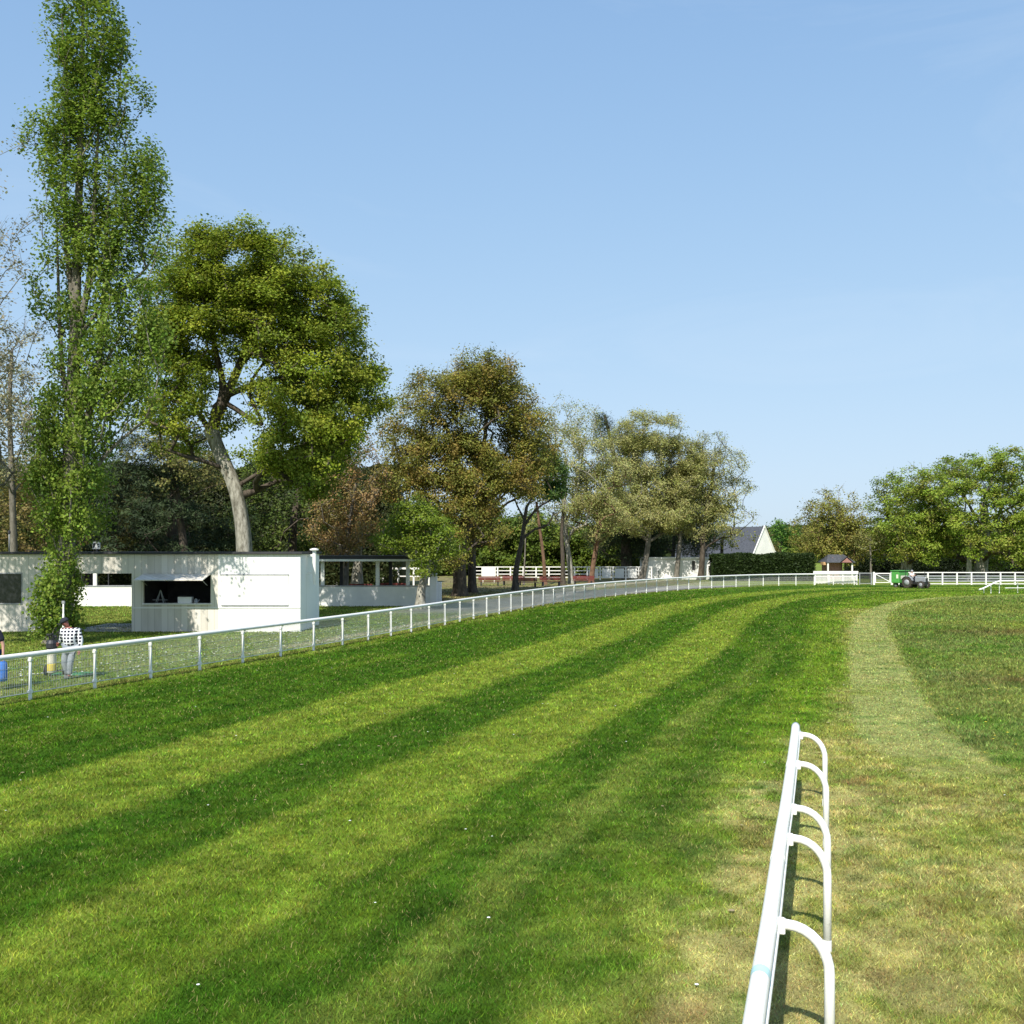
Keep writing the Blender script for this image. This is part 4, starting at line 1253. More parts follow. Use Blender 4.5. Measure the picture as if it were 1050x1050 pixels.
wg = thing('field_gate', 'white barred gate with a diagonal brace between two white posts', 'gate', (wx(896, 100.3), 100.3, 0))
ww = wx(913, 100.3) - wx(896, 100.3)
q_ = MB()
q_.box(0.1, ww, -0.03, 0.03, 1.06, 1.16).box(0.1, ww, -0.025, 0.025, 0.2, 0.27).box(0.1, 0.19, -0.028, 0.028, 0.27, 1.06).box(ww - 0.09, ww, -0.028, 0.028, 0.27, 1.06)
q_.build('gate_frame', M['white_paint'], wg)
MB().tube([(0.2, -0.045, 1.02), (ww - 0.1, -0.045, 0.3)], 0.045, 6).build('brace', M['white_paint'], wg)
q_ = MB()
for z in (0.42, 0.57, 0.72, 0.88):
    q_.box(0.19, ww - 0.09, -0.012, 0.012, z, z + 0.04)
q_.build('bars', M['grey_metal'], wg)
for x in (0.0, ww + 0.12):
    MB().box(-0.09, 0.09, -0.09, 0.09, -0.05, 1.25, bev=0.01).build('gate_post', M['white_paint'], wg, loc=(x, 0, 0))

rf = thing('rail_fence', 'white post and rail fence with grey lower bars along the far right of the track', 'fence', (wx(918, 100.2), 100.2, 0))
rx = 0.35
nps = 16
for k in range(nps):
    MB().box(-0.065, 0.065, -0.065, 0.065, -0.05, 1.16, bev=0.01).build('post', M['white_paint'], rf, loc=(rx + k * 1.42, 0, 0))
MB().box(rx - 0.1, rx + (nps - 1) * 1.42 + 0.1, -0.05, 0.05, 1.16, 1.25).build('top_rail', M['white_paint'], rf)
for z in (0.30, 0.55, 0.80):
    MB().box(rx, rx + (nps - 1) * 1.42, 0.067, 0.09, z, z + 0.13).build('lower_rail', M['grey_metal'], rf)
MB().box(rx, rx + (nps - 1) * 1.42, 0.066, 0.092, 0.06, 0.14).build('bottom_rail', M['white_paint'], rf)

# back paddock fence between the benches and the hedge
pf = thing('paddock_fence', 'white paddock fence of rails and boards behind the red benches', 'fence', (wx(484, 116), 116, 0))
pl = wx(668, 116) - wx(484, 116)
npf = 15
for k in range(npf):
    MB().box(-0.08, 0.08, -0.06, 0.06, -0.05, 1.42, bev=0.01).build('post', M['white_paint'], pf, loc=(pl * k / (npf - 1), 0, 0))
MB().box(-0.1, pl + 0.1, -0.07, 0.07, 1.42, 1.52).build('top_rail', M['white_paint'], pf)
for z in (0.25, 0.62, 1.0):
    MB().box(0, pl, 0.062, 0.09, z, z + 0.09).build('rail_board', M['white_paint'], pf)
q_ = MB()
for k in range(9, npf - 1):
    q_.box(pl * k / (npf - 1) + 0.2, pl * (k + 1) / (npf - 1) - 0.2, 0.03, 0.058, 0.2, 1.3)
q_.build('white_panels', M['white_paint'], pf)
# left stretch of white fence glimpsed under the shelter roof
pf2 = thing('paddock_fence', 'white rail fence glimpsed through the open shelter', 'fence', (wx(345, 96), 96, 0))
pl = wx(440, 96) - wx(345, 96)
for k in range(7):
    MB().box(-0.08, 0.08, -0.06, 0.06, -0.05, 1.6, bev=0.01).build('post', M['white_paint'], pf2, loc=(pl * k / 6, 0, 0))
MB().box(-0.1, pl + 0.1, -0.07, 0.07, 1.6, 1.78).build('top_rail', M['white_paint'], pf2)
MB().box(0, pl, 0.062, 0.09, 0.9, 1.0).build('rail_board', M['white_paint'], pf2)
wbin = thing('notice_board', 'small white board standing behind the first red bench', 'board', (wx(501, 108), 108, 0))
MB().box(-0.75, 0.75, -0.03, 0.03, 0.35, 1.55, bev=0.008).build('panel', M['white_paint'], wbin)
for x in (-0.6, 0.6):
    MB().box(x - 0.05, x + 0.05, 0.032, 0.11, -0.05, 1.45).build('leg', M['white_paint'], wbin)


# ------------------------------------------------------------------ foreground running rail (goose-neck posts)
def running_rail(name, label, pts, foot_at, h, reach, group=None, end_drop=None, side=1):
    """pts: rail plan points; foot_at: list of (index fraction) positions along where posts stand"""
    root = thing(name, label, 'running rail', (pts[0][0], pts[0][1], 0), group=group)
    P = np.array(pts) - np.array(pts[0])
    C = catmull(P, 0.25)
    hh = np.full(len(C), h)
    s = np.concatenate([[0], np.cumsum(np.linalg.norm(np.diff(C, axis=0), axis=1))])
    if end_drop:
        d_, low = end_drop
        hh = np.where(s < d_, low + (h - low) * sstep(0, d_, s) ** 0.8, h)
    r = MB()
    r.tube([(c[0], c[1], z) for c, z in zip(C, hh)], 0.058, 16, sx=1.0, sz=1.05)
    rail = r.build('top_rail', M['rail_white'], root, smooth=True)
    T = np.gradient(C, axis=0); T /= np.linalg.norm(T, axis=1)[:, None]
    R_ = np.stack([T[:, 1], -T[:, 0]], 1) * side
    # under-lip of the extruded rail
    r = MB()
    r.tube([(c[0] + q[0] * 0.055, c[1] + q[1] * 0.055, z - 0.055) for c, z, q in zip(C, hh, R_)], 0.016, 6)
    r.build('rail_lip', M['rail_white'], root, smooth=True)
    for f in np.arange(1.1, s[-1] - 0.6, 3.9):
        k = int(np.argmin(np.abs(s - f)))
        if k + 1 < len(C):
            MB().tube([(C[k][0], C[k][1], hh[k]), (C[k][0] * 0.4 + C[k + 1][0] * 0.6, C[k][1] * 0.4 + C[k + 1][1] * 0.6, hh[k])], 0.0605, 16, sx=1.0, sz=1.05).build('joint_sleeve', M['rail_white'], root)
    for f in foot_at:
        i = int(np.argmin(np.abs(s - f)))
        c, q, z = C[i], R_[i], hh[i]
        arm = []
        ra = min(reach, z * 0.55)
        arm.append((c[0] + q[0] * 0.02, c[1] + q[1] * 0.02, z - 0.02))
        for a in np.linspace(0, math.pi / 2, 9):
            e = 0.30 * reach + 0.70 * reach * math.sin(a)
            arm.append((c[0] + q[0] * e, c[1] + q[1] * e, z - 0.02 - ra * 0.78 * (1 - math.cos(a))))
        arm.append((arm[-1][0], arm[-1][1], -0.08))
        post = MB().tube(arm, 0.036, 12).build('post', M['rail_white'], root, smooth=True)
        MB().lathe([(0.0375, -0.05), (0.0375, 0.10), (0.035, 0.105)], 12, c=(arm[-1][0], arm[-1][1], 0)).build('ground_sleeve', M['rail_white'], post)
        b_ = MB()
        ang = math.atan2(T[i][1], T[i][0])
        Mx = Matrix.Translation((c[0] + q[0] * 0.075, c[1] + q[1] * 0.075, z - 0.03)) @ Matrix.Rotation(ang, 4, 'Z')
        b_.box(-0.045, 0.045, -0.03, 0.03, -0.05, 0.045, Mx, bev=0.008)
        b_.build('bracket', M['rail_white'], post)
    return root, C, s, hh


rdir = (RAIL_B - RAIL_A) / np.linalg.norm(RAIL_B - RAIL_A)
start = np.array((1.28, 5.43)) - rdir * 6.0
rpts = [tuple(start), (1.28 - rdir[0] * 3, 5.43 - rdir[1] * 3), (1.28, 5.43), (1.75, 6.96), (2.37, 9.02), (2.69, 10.06), (3.31, 12.12), (3.88, 14.03), (4.03, 14.55)]
base_s = 6.0
rr_root, rC, rs, rh = running_rail('running_rail', 'white goose-neck running rail ending in the foreground on worn turf', rpts,
                                   [base_s - 4.3, base_s - 2.2, base_s - 0.35, base_s + 1.60, base_s + 3.72, base_s + 4.80, base_s + 7.00, base_s + 8.96], 0.98, 0.39)
# pale blue tape round the rail
i = int(np.argmin(np.abs(rC[:, 1] + start[1] - 5.97)))
c = rC[i]; t_ = (rC[i + 1] - rC[i - 1]); t_ /= np.linalg.norm(t_)
MB().tube([(c[0] - t_[0] * 0.05, c[1] - t_[1] * 0.05, 0.98), (c[0] + t_[0] * 0.05, c[1] + t_[1] * 0.05, 0.98)], 0.0595, 16, cap=False, sx=1.0, sz=1.05).build('tape_band', M['tape'], rr_root, smooth=True)

# distant running rail at the right, its end dipping to the turf
A = np.array((wx(1004, 80.5), 80.5))
fr_pts = [tuple(A), (A[0] + 1.2, 80.7), (A[0] + 2.6, 81.0), (A[0] + 5, 81.3), (A[0] + 9, 81.6), (A[0] + 14, 82)]
fr_root, fC, fs_, fh = running_rail('running_rail', 'far white running rail with its end dipping to the grass at the right edge', fr_pts, [0.55, 1.15, 2.0, 3.6, 5.2, 6.8, 8.4, 10.0, 11.6], 0.98, 0.28, end_drop=(2.0, 0.32), side=-1)
MB().tube([(c[0], c[1], 0.42) for c, s_ in zip(fC, fs_) if s_ > 2.0], 0.03, 8).build('lower_rail', M['white'], fr_root, smooth=True)

# ------------------------------------------------------------------ the kiosk
KY, KH = 43.2, 3.28
X1 = wx(308, KY)
XL = -23.5
kp0, kp1 = wx(66, KY), wx(135, KY)        # passage
kiosk = thing('kiosk', 'long flat-roofed cream boarded kiosk with an open serving hatch and a walk-through passage', 'kiosk', (X1, KY, 0))
lx = lambda px: wx(px, KY) - X1
KD = 4.2
h0, h1 = lx(147), lx(216)           # serving hatch
z0, z1 = wz(620, KY), wz(589.5, KY)
wa, wb_ = lx(-14), lx(22)           # dark window on the left block
za, zb_ = wz(618.5, KY), wz(588.5, KY)
pl_, pr_ = kp0 - X1, kp1 - X1
zl = wz(588, KY)                    # passage lintel underside
T_ = 0.12
q_ = MB()
# right block: front wall round the hatch
we = lx(224)
q_.box(pr_, h0, 0, T_, -0.05, KH).box(h1, we, 0, T_, -0.05, KH).box(h0, h1, 0, T_, -0.05, z0).box(h0, h1, 0, T_, z1, KH)
q_.box(pr_, pr_ + T_, T_, KD, -0.05, KH).box(pr_ + T_, -T_, KD - T_, KD, -0.05, KH)
# lintel over the passage
q_.box(pl_, pr_, 0, T_, zl, KH).box(pl_, pr_, KD - T_, KD, zl, KH)
# left block
XLl = XL - X1
q_.box(XLl, wa, 0, T_, -0.05, KH).box(wb_, pl_, 0, T_, -0.05, KH).box(wa, wb_, 0, T_, -0.05, za).box(wa, wb_, 0, T_, zb_, KH)
q_.box(pl_ - T_, pl_, T_, 0.6, -0.05, KH)
kb = wx(38, KY) - X1
q_.box(kb - T_, kb, T_, 1.25, -0.05, KH).box(XLl, XLl + T_, T_, 1.25, -0.05, KH).box(XLl + T_, kb - T_, 1.25 - T_, 1.25, -0.05, KH)
q_.build('wall', M['boards'], kiosk)
tag(MB().box(we, 0, 0, T_, -0.05, KH).box(-T_, 0, T_, KD, -0.05, KH).build('wall', M['sunlit_boards'], kiosk), 'boarded end of the kiosk, its sunlit white put into the board colour')
MB().box(pl_ - 0.5, 0.10, -0.12, KD + 0.12, KH + 0.002, KH + 0.10, bev=0.01).box(XLl - 0.12, pl_ - 0.502, -0.12, 1.4, KH + 0.002, KH + 0.10, bev=0.01).build('roof', M['roof_dark'], kiosk)
MB().box(pl_ - 0.45, pr_ + 0.4, KD + 0.122, KD + 2.6, KH - 0.02, KH + 0.08, bev=0.01).build('added_shade_canopy', M['roof_dark'], kiosk)  # unseen canopy added behind the roof to darken the passage lawn
MB().box(pl_ + 0.01, pr_ - 0.01, 0.05, KD + 0.4, 0.0, 0.03).build('passage_floor', M['grey_metal'], kiosk)
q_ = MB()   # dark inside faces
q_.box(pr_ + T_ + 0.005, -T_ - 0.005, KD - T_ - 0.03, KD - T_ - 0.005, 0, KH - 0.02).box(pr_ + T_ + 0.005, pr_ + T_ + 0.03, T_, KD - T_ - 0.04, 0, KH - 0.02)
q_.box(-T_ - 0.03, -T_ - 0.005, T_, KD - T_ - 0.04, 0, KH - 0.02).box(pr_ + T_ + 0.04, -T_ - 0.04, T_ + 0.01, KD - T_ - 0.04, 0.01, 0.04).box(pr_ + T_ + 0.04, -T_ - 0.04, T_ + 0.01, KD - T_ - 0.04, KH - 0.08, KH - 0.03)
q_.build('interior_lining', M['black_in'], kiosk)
q_ = MB()
q_.box(pr_ + 0.01, -0.01, -0.022, -0.003, z0 - 0.16, z0 - 0.11)
q_.build('sill_trim', M['white_paint'], kiosk)
MB().box(h0 - 0.03, h1 + 0.03, -0.10, 0.55, z0 + 0.003, z0 + 0.05, bev=0.008).build('serving_counter', M['white_paint'], kiosk)
# raised hatch flap
flap = MB()
yo, zo = 42.08 - KY, 2.20
flap.add([(h0, -0.02, z1 + 0.02), (h1, -0.02, z1 + 0.02), (h1, yo, zo), (h0, yo, zo), (h0, -0.02, z1 + 0.055), (h1, -0.02, z1 + 0.055), (h1, yo, zo + 0.035), (h0, yo, zo + 0.035)],
         [(0, 1, 2, 3), (7, 6, 5, 4), (0, 4, 5, 1), (3, 2, 6, 7), (0, 3, 7, 4), (1, 5, 6, 2)])
fo = flap.build('hatch_flap', M['boards'], kiosk)
for x in (h0 + 0.15, h1 - 0.15):
    MB().tube([(x, 0.02, z1 - 0.45), (x, yo * 0.72, z1 - 0.17)], 0.014, 6).build('strut', M['grey_metal'], fo)
# closed white hatch panel
c0, c1 = lx(227), lx(296)
q_ = MB()
q_.box(c0, c1, -0.028, -0.003, z0 - 0.02, z1 - 0.01, bev=0.006)
cp = q_.build('closed_hatch', M['white_paint'], kiosk)
MB().box(c0 - 0.02, c1 + 0.02, -0.045, -0.003, z1 - 0.006, z1 + 0.03).box(c0, c1, -0.04, -0.003, z0 - 0.05, z0 - 0.024).build('hatch_frame', M['grey_metal'], cp)
# window
wn_ = MB().box(wa + 0.002, wb_ - 0.002, 0.04, 0.06, za + 0.002, zb_ - 0.002).build('window', M['glass'], kiosk)
q_ = MB().box(wa - 0.04, wb_ + 0.04, -0.012, -0.002, zb_, zb_ + 0.05).box(wa - 0.04, wb_ + 0.04, -0.03, -0.002, za - 0.05, za).box(wb_, wb_ + 0.04, -0.012, -0.002, za, zb_)
q_.build('frame', M['grey_metal'], wn_)
# white pipe with a T cap on the right side wall
pp = MB()
px_, py_ = 0.30, 1.5
pp.lathe([(0.055, 1.95), (0.075, 2.2), (0.085, 3.0), (0.085, 3.42)], 12, c=(px_, py_, 0)).lathe([(0.06, 3.42), (0.20, 3.45), (0.20, 3.50), (0.06, 3.54)], 12, c=(px_, py_, 0))
pipe = pp.build('vent_pipe', M['white'], kiosk)
MB().box(0.0, px_ - 0.07, py_ - 0.03, py_ + 0.03, 2.42, 2.48).box(0.0, px_ - 0.07, py_ - 0.03, py_ + 0.03, 3.18, 3.27).build('bracket', M['white'], pipe)

# things inside the hatch
ez = thing('folding_trestle', 'dark folding trestle standing inside the serving hatch', 'trestle', (wx(164.5, 43.65), 43.65, z0 + 0.05))
for s in (-1, 1):
    MB().tube([(s * 0.17, -0.1, 0), (0.0, 0, 0.55)], 0.016, 6).tube([(s * 0.17, 0.12, 0), (0.0, 0.02, 0.55)], 0.016, 6).build('leg', M['grey_metal'], ez)
MB().tube([(-0.32, -0.05, 0.13), (0.32, -0.05, 0.13)], 0.014, 6).build('crossbar', M['grey_metal'], ez)
bxo = thing('storage_box', 'pale grey box with a dark lid on the serving counter', 'box', (wx(190, 43.5), 43.55, z0 + 0.05))
MB().box(-0.29, 0.29, -0.16, 0.16, 0, 0.27, bev=0.015).build('body', M['white_paint'], bxo)
MB().box(-0.31, 0.31, -0.18, 0.18, 0.272, 0.31, bev=0.01).build('lid', M['dark'], bxo)
kt = thing('kettle', 'small metal kettle on the serving counter beside the pale box', 'kettle', (wx(201, 43.5), 43.5, z0 + 0.05))
MB().lathe([(0.085, 0), (0.095, 0.05), (0.075, 0.15), (0.03, 0.19), (0.015, 0.21)], 14).build('body', M['grey_metal'], kt, smooth=True)
MB().tube([(0.08, 0, 0.06), (0.13, 0, 0.12), (0.15, 0, 0.15)], 0.016, 6).build('spout', M['grey_metal'], kt)
MB().tube([(-0.08, 0, 0.05), (-0.13, 0, 0.09), (-0.11, 0, 0.16), (-0.05, 0, 0.17)], 0.012, 6).build('handle', M['dark'], kt)

# small sign on the roof, thin lamp pole
rsn = thing('roof_sign', 'small square white sign with a black arrow mark on the kiosk roof', 'sign', (wx(99, 44.5), 44.5, KH + 0.10))
MB().box(-0.03, 0.03, 0.0, 0.06, 0, 0.15).build('bracket', M['dark'], rsn)
MB().box(-0.165, 0.165, -0.02, 0.0, 0.12, 0.43, bev=0.005).build('panel', M['white_paint'], rsn)
mk = MB()
mk.prism([(-0.15, 0.17), (-0.10, 0.17), (-0.02, 0.36), (0.0, 0.40), (-0.06, 0.40), (-0.15, 0.36)], -0.026, -0.021)
mk.prism([(0.005, 0.40), (0.03, 0.36), (0.13, 0.345), (0.14, 0.33), (0.05, 0.27), (0.03, 0.33), (-0.005, 0.36)], -0.026, -0.021)
mk.prism([(-0.035, 0.13), (0.0, 0.13), (-0.008, 0.20), (-0.025, 0.20)], -0.026, -0.021)
mk.prism([(0.07, 0.20), (0.13, 0.20), (0.13, 0.27), (0.10, 0.27)], -0.026, -0.021)
mk.build('mark', M['dark'], rsn)
lp = thing('roof_pole', 'thin pale pole standing on the left part of the kiosk roof', 'pole', (wx(9.5, 45.5), 45.5, KH + 0.10))
MB().lathe([(0.03, 0), (0.03, 0.78), (0.022, 0.8)], 10).build('pole', M['grey_metal'], lp, smooth=True)
MB().lathe([(0.05, 0.80), (0.06, 0.84), (0.05, 0.92), (0.02, 0.95)], 10).build('cap', M['dark'], lp)
stk = thing('marker_post', 'thin white upright post beside the man in the checked shirt', 'post', (wx(65, 33), 33, 0))
MB().lathe([(0.034, -0.05), (0.034, 1.40), (0.026, 1.43), (0.026, 1.72), (0.02, 1.74)], 10).build('pole', M['white'], stk, smooth=True)
MB().box(-0.045, 0.045, -0.03, 0.03, 1.742, 1.83).build('cap', M['grey_metal'], stk)

# ------------------------------------------------------------------ the open spectator shelter behind
SY = 62.5
shx = wx(447, SY)
shl = thing('spectator_shelter', 'low white-walled open shelter with a thin flat roof behind the kiosk', 'shelter', (shx, SY, 0))
sx_ = lambda px: wx(px, SY) - shx
wz1 = wz(601.5, SY)
SL = -26.0 - 0
q_ = MB().box(SL, 0, 0, 0.25, -0.05, wz1)
q_.build('low_wall', M['render_white'], shl)
MB().box(SL - 0.03, 0.03, -0.04, 0.29, wz1 + 0.002, wz1 + 0.07).build('wall_coping', M['grey_metal'], shl)
MB().box(sx_(440.5), 0.06, -0.05, 0.32, -0.05, wz(588, SY), bev=0.015).build('end_pillar', M['render_white'], shl)
MB().box(-0.05, 0.30, 0.35, 0.75, -0.05, wz(597, SY), bev=0.015).build('end_pillar', M['render_white'], shl)
zr = wz(575.5, SY)
MB().box(SL, sx_(435), -0.35, 3.6, zr + 0.12, zr + 0.34).build('roof', M['roof_dark'], shl)
MB().box(SL, sx_(435) + 0.02, -0.39, -0.352, zr - 0.0, zr + 0.13).build('fascia', M['white_paint'], shl)
for px in (97, 330.5, 387, 418, 283, 230, 190):
    MB().box(-0.11, 0.11, 0.03, 0.22, wz1 + 0.07, zr + 0.12).build('post', M['white_paint'], shl, loc=(sx_(px), 0, 0))
for px in (394, 341, 126, 260):
    MB().box(-0.10, 0.10, 3.2, 3.4, -0.05, zr + 0.12).build('rear_post', M['dark'], shl, loc=(sx_(px), 0, 0))
for px in (83, 110.5):
    MB().box(-0.03, 0.03, 0.10, 0.15, wz1 + 0.07, zr + 0.12).build('mullion', M['dark'], shl, loc=(sx_(px), 0, 0))


# ------------------------------------------------------------------ benches
def bench_proto(label):
    r = thing('park_bench', label, 'bench', (0, 0, 0), group='red benches under the trees')
    q_ = MB()
    for k in range(3):
        q_.box(-1.05, 1.05, -0.24 + k * 0.155, -0.10 + k * 0.155, 0.42, 0.46)
    q_.build('seat', M['red_wood'], r)
    q_ = MB()
    for k in range(3):
        z = 0.53 + k * 0.13
        q_.box(-1.05, 1.05, 0.25 + k * 0.03, 0.285 + k * 0.03, z, z + 0.115)
    q_.build('backrest', M['red_wood'], r)
    for x in (-0.8, 0.8):
        q_ = MB().box(x - 0.05, x + 0.05, -0.2, -0.12, -0.03, 0.418).box(x - 0.05, x + 0.05, 0.12, 0.2, -0.03, 0.418).box(x - 0.045, x + 0.045, -0.119, 0.119, 0.34, 0.415)
        q_.tube([(x, 0.21, 0.35), (x, 0.31, 0.62), (x, 0.37, 0.9)], 0.022, 6)
        q_.build('leg', M['dark'], r)
    return r


bl = ['first red bench from the left, alone in front of the small white board', 'red bench half hidden behind the twisted tree trunk', 'nearest red bench showing its broad back beside the twisted tree',
      'red bench at the foot of the reddish pine trunk', 'last red bench, at the foot of the leaning brown trunk', 'red bench before the pale trunk seen through the open shelter', 'red bench seen through the shelter right of its middle post']
bp_ = [(502, 97, 0.1), (525, 99, -0.25), (540, 94, 2.9), (565, 97, 0.25), (598, 99, -0.2), (367, 76, 0.05), (403, 78, -0.1)]
bproto = bench_proto(bl[0])
for k, (px, d_, rz) in enumerate(bp_):
    o = bproto if k == 0 else copy_tree(bproto)
    o['label'] = bl[k]
    o.location = (wx(px, d_), d_, 0)
    o.rotation_euler = (0, 0, rz)

# ------------------------------------------------------------------ white flat building, gabled house, pink shelter
WB = 117.5
wbo = thing('white_building', 'long low white building with a flat roof edge and dark doorway under the trees', 'building', (wx(663, WB), WB, 0))
wl = wx(730, WB) - wx(663, WB)
hb = wz(573, WB)
d0, d1 = wx(709.5, WB) - wx(663, WB), wx(713, WB) - wx(663, WB)
q_ = MB()
q_.box(0, d0, 0, 0.2, -0.05, hb).box(d1, wl, 0, 0.2, -0.05, hb).box(d0, d1, 0, 0.2, hb - 0.25, hb).box(d0, d1, 0, 0.2, -0.05, 1.05)
q_.box(0, 0.2, 0.2, 6, -0.05, hb).box(wl - 0.2, wl, 0.2, 6, -0.05, hb).box(0.2, wl - 0.2, 5.8, 6, -0.05, hb)
q_.build('wall', M['render_white'], wbo)
MB().box(-0.15, wl + 0.15, -0.15, 6.15, hb + 0.002, hb + 0.18).build('roof', M['white_paint'], wbo)
MB().box(d0 + 0.003, d1 - 0.003, 0.12, 0.16, 1.052, hb - 0.252).build('door_opening', M['black_in'], wbo)
MB().box(wx(675, WB) - wx(663, WB), wx(675, WB) - wx(663, WB) + 0.1, -0.08, -0.002, 0.0, 1.0).build('drainpipe', M['grey_metal'], wbo)

HD_ = 142
hx, hy = wx(772, HD_), HD_
hs = thing('gabled_house', 'white house with a steep slate roof and a bright white gable behind the hedge', 'house', (hx, hy, 0))
gd = Vector((0.83, 0.56, 0)).normalized()      # along the gable wall
ld = Vector((-0.56, 0.83, 0)).normalized()     # along the ridge, away to the back left
GWD, LEN, EV, RG = 4.6, 16.0, 2.6, 6.55


def hp(a, l, z):
    p = gd * a + ld * l
    return (p.x, p.y, z)


q_ = MB()
q_.add([hp(0, 0, -0.05), hp(GWD, 0, -0.05), hp(GWD, 0, EV), hp(GWD * 0.5, 0, RG), hp(0, 0, EV)], [(0, 1, 2, 3, 4)])
q_.add([hp(0, 0, -0.05), hp(0, LEN, -0.05), hp(0, LEN, EV), hp(0, 0, EV)], [(1, 0, 3, 2)])
q_.add([hp(GWD, 0, -0.05), hp(GWD, LEN, -0.05), hp(GWD, LEN, EV), hp(GWD, 0, EV)], [(0, 1, 2, 3)])
q_.add([hp(0, LEN, -0.05), hp(GWD, LEN, -0.05), hp(GWD, LEN, EV), hp(GWD * 0.5, LEN, RG), hp(0, LEN, EV)], [(4, 3, 2, 1, 0)])
q_.build('wall', M['render_white'], hs)
q_ = MB()
for s in (0, 1):
    a0 = -0.25 if s == 0 else GWD + 0.25
    ze = EV - 0.25 * (RG - EV) / (GWD / 2)
    up = 0.12
    v = [hp(a0, 0.05, ze + 0.01), hp(GWD / 2, 0.05, RG + 0.01), hp(GWD / 2, LEN + 0.2, RG + 0.01), hp(a0, LEN + 0.2, ze + 0.01), hp(a0, 0.05, ze + up), hp(GWD / 2, 0.05, RG + up), hp(GWD / 2, LEN + 0.2, RG + up), hp(a0, LEN + 0.2, ze + up)]
    q_.add(v, [(0, 3, 2, 1), (4, 5, 6, 7), (0, 4, 7, 3), (0, 1, 5, 4), (3, 7, 6, 2), (1, 2, 6, 5)])
q_.build('roof', M['slate'], hs)
# raised gable parapet
q_ = MB()
for s in (0, 1):
    a0 = -0.3 if s == 0 else GWD + 0.3
    ze = EV - 0.3 * (RG - EV) / (GWD / 2)
    v = [hp(a0, -0.12, ze), hp(GWD / 2, -0.12, RG), hp(GWD / 2, 0.04, RG), hp(a0, 0.04, ze), hp(a0, -0.12, ze + 0.25), hp(GWD / 2, -0.12, RG + 0.25), hp(GWD / 2, 0.04, RG + 0.25), hp(a0, 0.04, ze + 0.25)]
    q_.add(v, [(0, 3, 2, 1), (4, 5, 6, 7), (0, 4, 7, 3), (0, 1, 5, 4), (3, 7, 6, 2), (1, 2, 6, 5)])
q_.build('gable_coping', M['white_paint'], hs)
q_ = MB()
q_.add([hp(GWD + 0.02, 0.3, -0.05), hp(GWD + 1.5, 0.3, -0.05), hp(GWD + 1.5, 0.3, 2.4), hp(GWD + 0.02, 0.3, 3.4), hp(GWD + 0.02, 5, -0.05), hp(GWD + 1.5, 5, -0.05), hp(GWD + 1.5, 5, 2.4), hp(GWD + 0.02, 5, 3.4)],
       [(0, 1, 2, 3), (7, 6, 5, 4), (1, 5, 6, 2), (3, 2, 6, 7), (0, 3, 7, 4)])
q_.build('lean_to', M['render_white'], hs)
sk = MB()
sl_a = Vector(hp(GWD * 0.27, 9.5, 0)); zz = EV + 0.27 * 2 * (RG - EV)
sk.box(-0.35, 0.35, -0.3, 0.3, zz + 0.05, zz + 0.2, Matrix.Translation((sl_a.x, sl_a.y, 0)) @ Matrix.Rotation(math.atan2(ld.y, ld.x), 4, 'Z'))
sk.build('skylight', M['white_paint'], hs)

PD = 118
phs = thing('pink_shelter', 'small pink-walled shelter with a slate roof and white corner posts', 'shelter', (wx(849, PD), PD, 0))
phs.scale = (0.92, 0.92, 0.95)
pw = wx(876, PD) - wx(848, PD)
q_ = MB().box(0.25, pw * 0.55, 0.9, 1.05, -0.05, 2.15).box(pw * 0.55, pw * 0.66, 1.3, 1.45, -0.05, 2.1).box(0.25, 0.4, 1.05, 3.4, -0.05, 2.15).box(0.4, pw - 0.3, 3.25, 3.4, -0.05, 2.15)
q_.prism([(0.25, 2.15), (pw * 0.55, 2.15), (pw * 0.28, 2.65)], 0.9, 1.05)
q_.build('wall', M['pink_wall'], phs)
q_ = MB()
zr0, zr1 = 2.12, 3.02
q_.add([(-0.2, -0.1, zr0), (pw + 0.25, -0.1, zr0), (pw + 0.25, 3.7, zr0), (-0.2, 3.7, zr0), (pw * 0.18, 1.8, zr1), (pw * 0.8, 1.8, zr1), (-0.2, -0.1, zr0 - 0.09), (pw + 0.25, -0.1, zr0 - 0.09), (pw + 0.25, 3.7, zr0 - 0.09), (-0.2, 3.7, zr0 - 0.09)],
       [(0, 1, 5, 4), (1, 2, 5), (2, 3, 4, 5), (3, 0, 4), (6, 9, 8, 7), (0, 6, 7, 1), (1, 7, 8, 2), (2, 8, 9, 3), (3, 9, 6, 0)])
q_.build('roof', M['slate'], phs)
q_ = MB()
gx0, gx1 = pw * 0.45, pw * 1.0
q_.add([(gx0, -0.3, 2.05), (gx1, -0.3, 2.05), ((gx0 + gx1) / 2, -0.3, 2.75), (gx0, 1.4, 2.2), (gx1, 1.4, 2.2), ((gx0 + gx1) / 2, 1.4, 2.8)], [(0, 2, 5, 3), (1, 4, 5, 2), (0, 3, 4, 1)])
q_.build('porch_roof', M['slate'], phs)
MB().add([(gx0 + 0.2, -0.28, 2.06), (gx1 - 0.2, -0.28, 2.06), ((gx0 + gx1) / 2, -0.28, 2.62)], [(0, 1, 2)]).build('porch_gable', M['pink_wall'], phs)
for x in (0.02, pw - 0.1):
    MB().box(x - 0.09, x + 0.09, 0.0, 0.18, -0.05, 2.03, bev=0.01).build('post', M['white_paint'], phs)
MB().box(-0.45, 0.0, 0.4, 1.6, 1.75, 2.1).build('side_awning', M['orange'], phs)


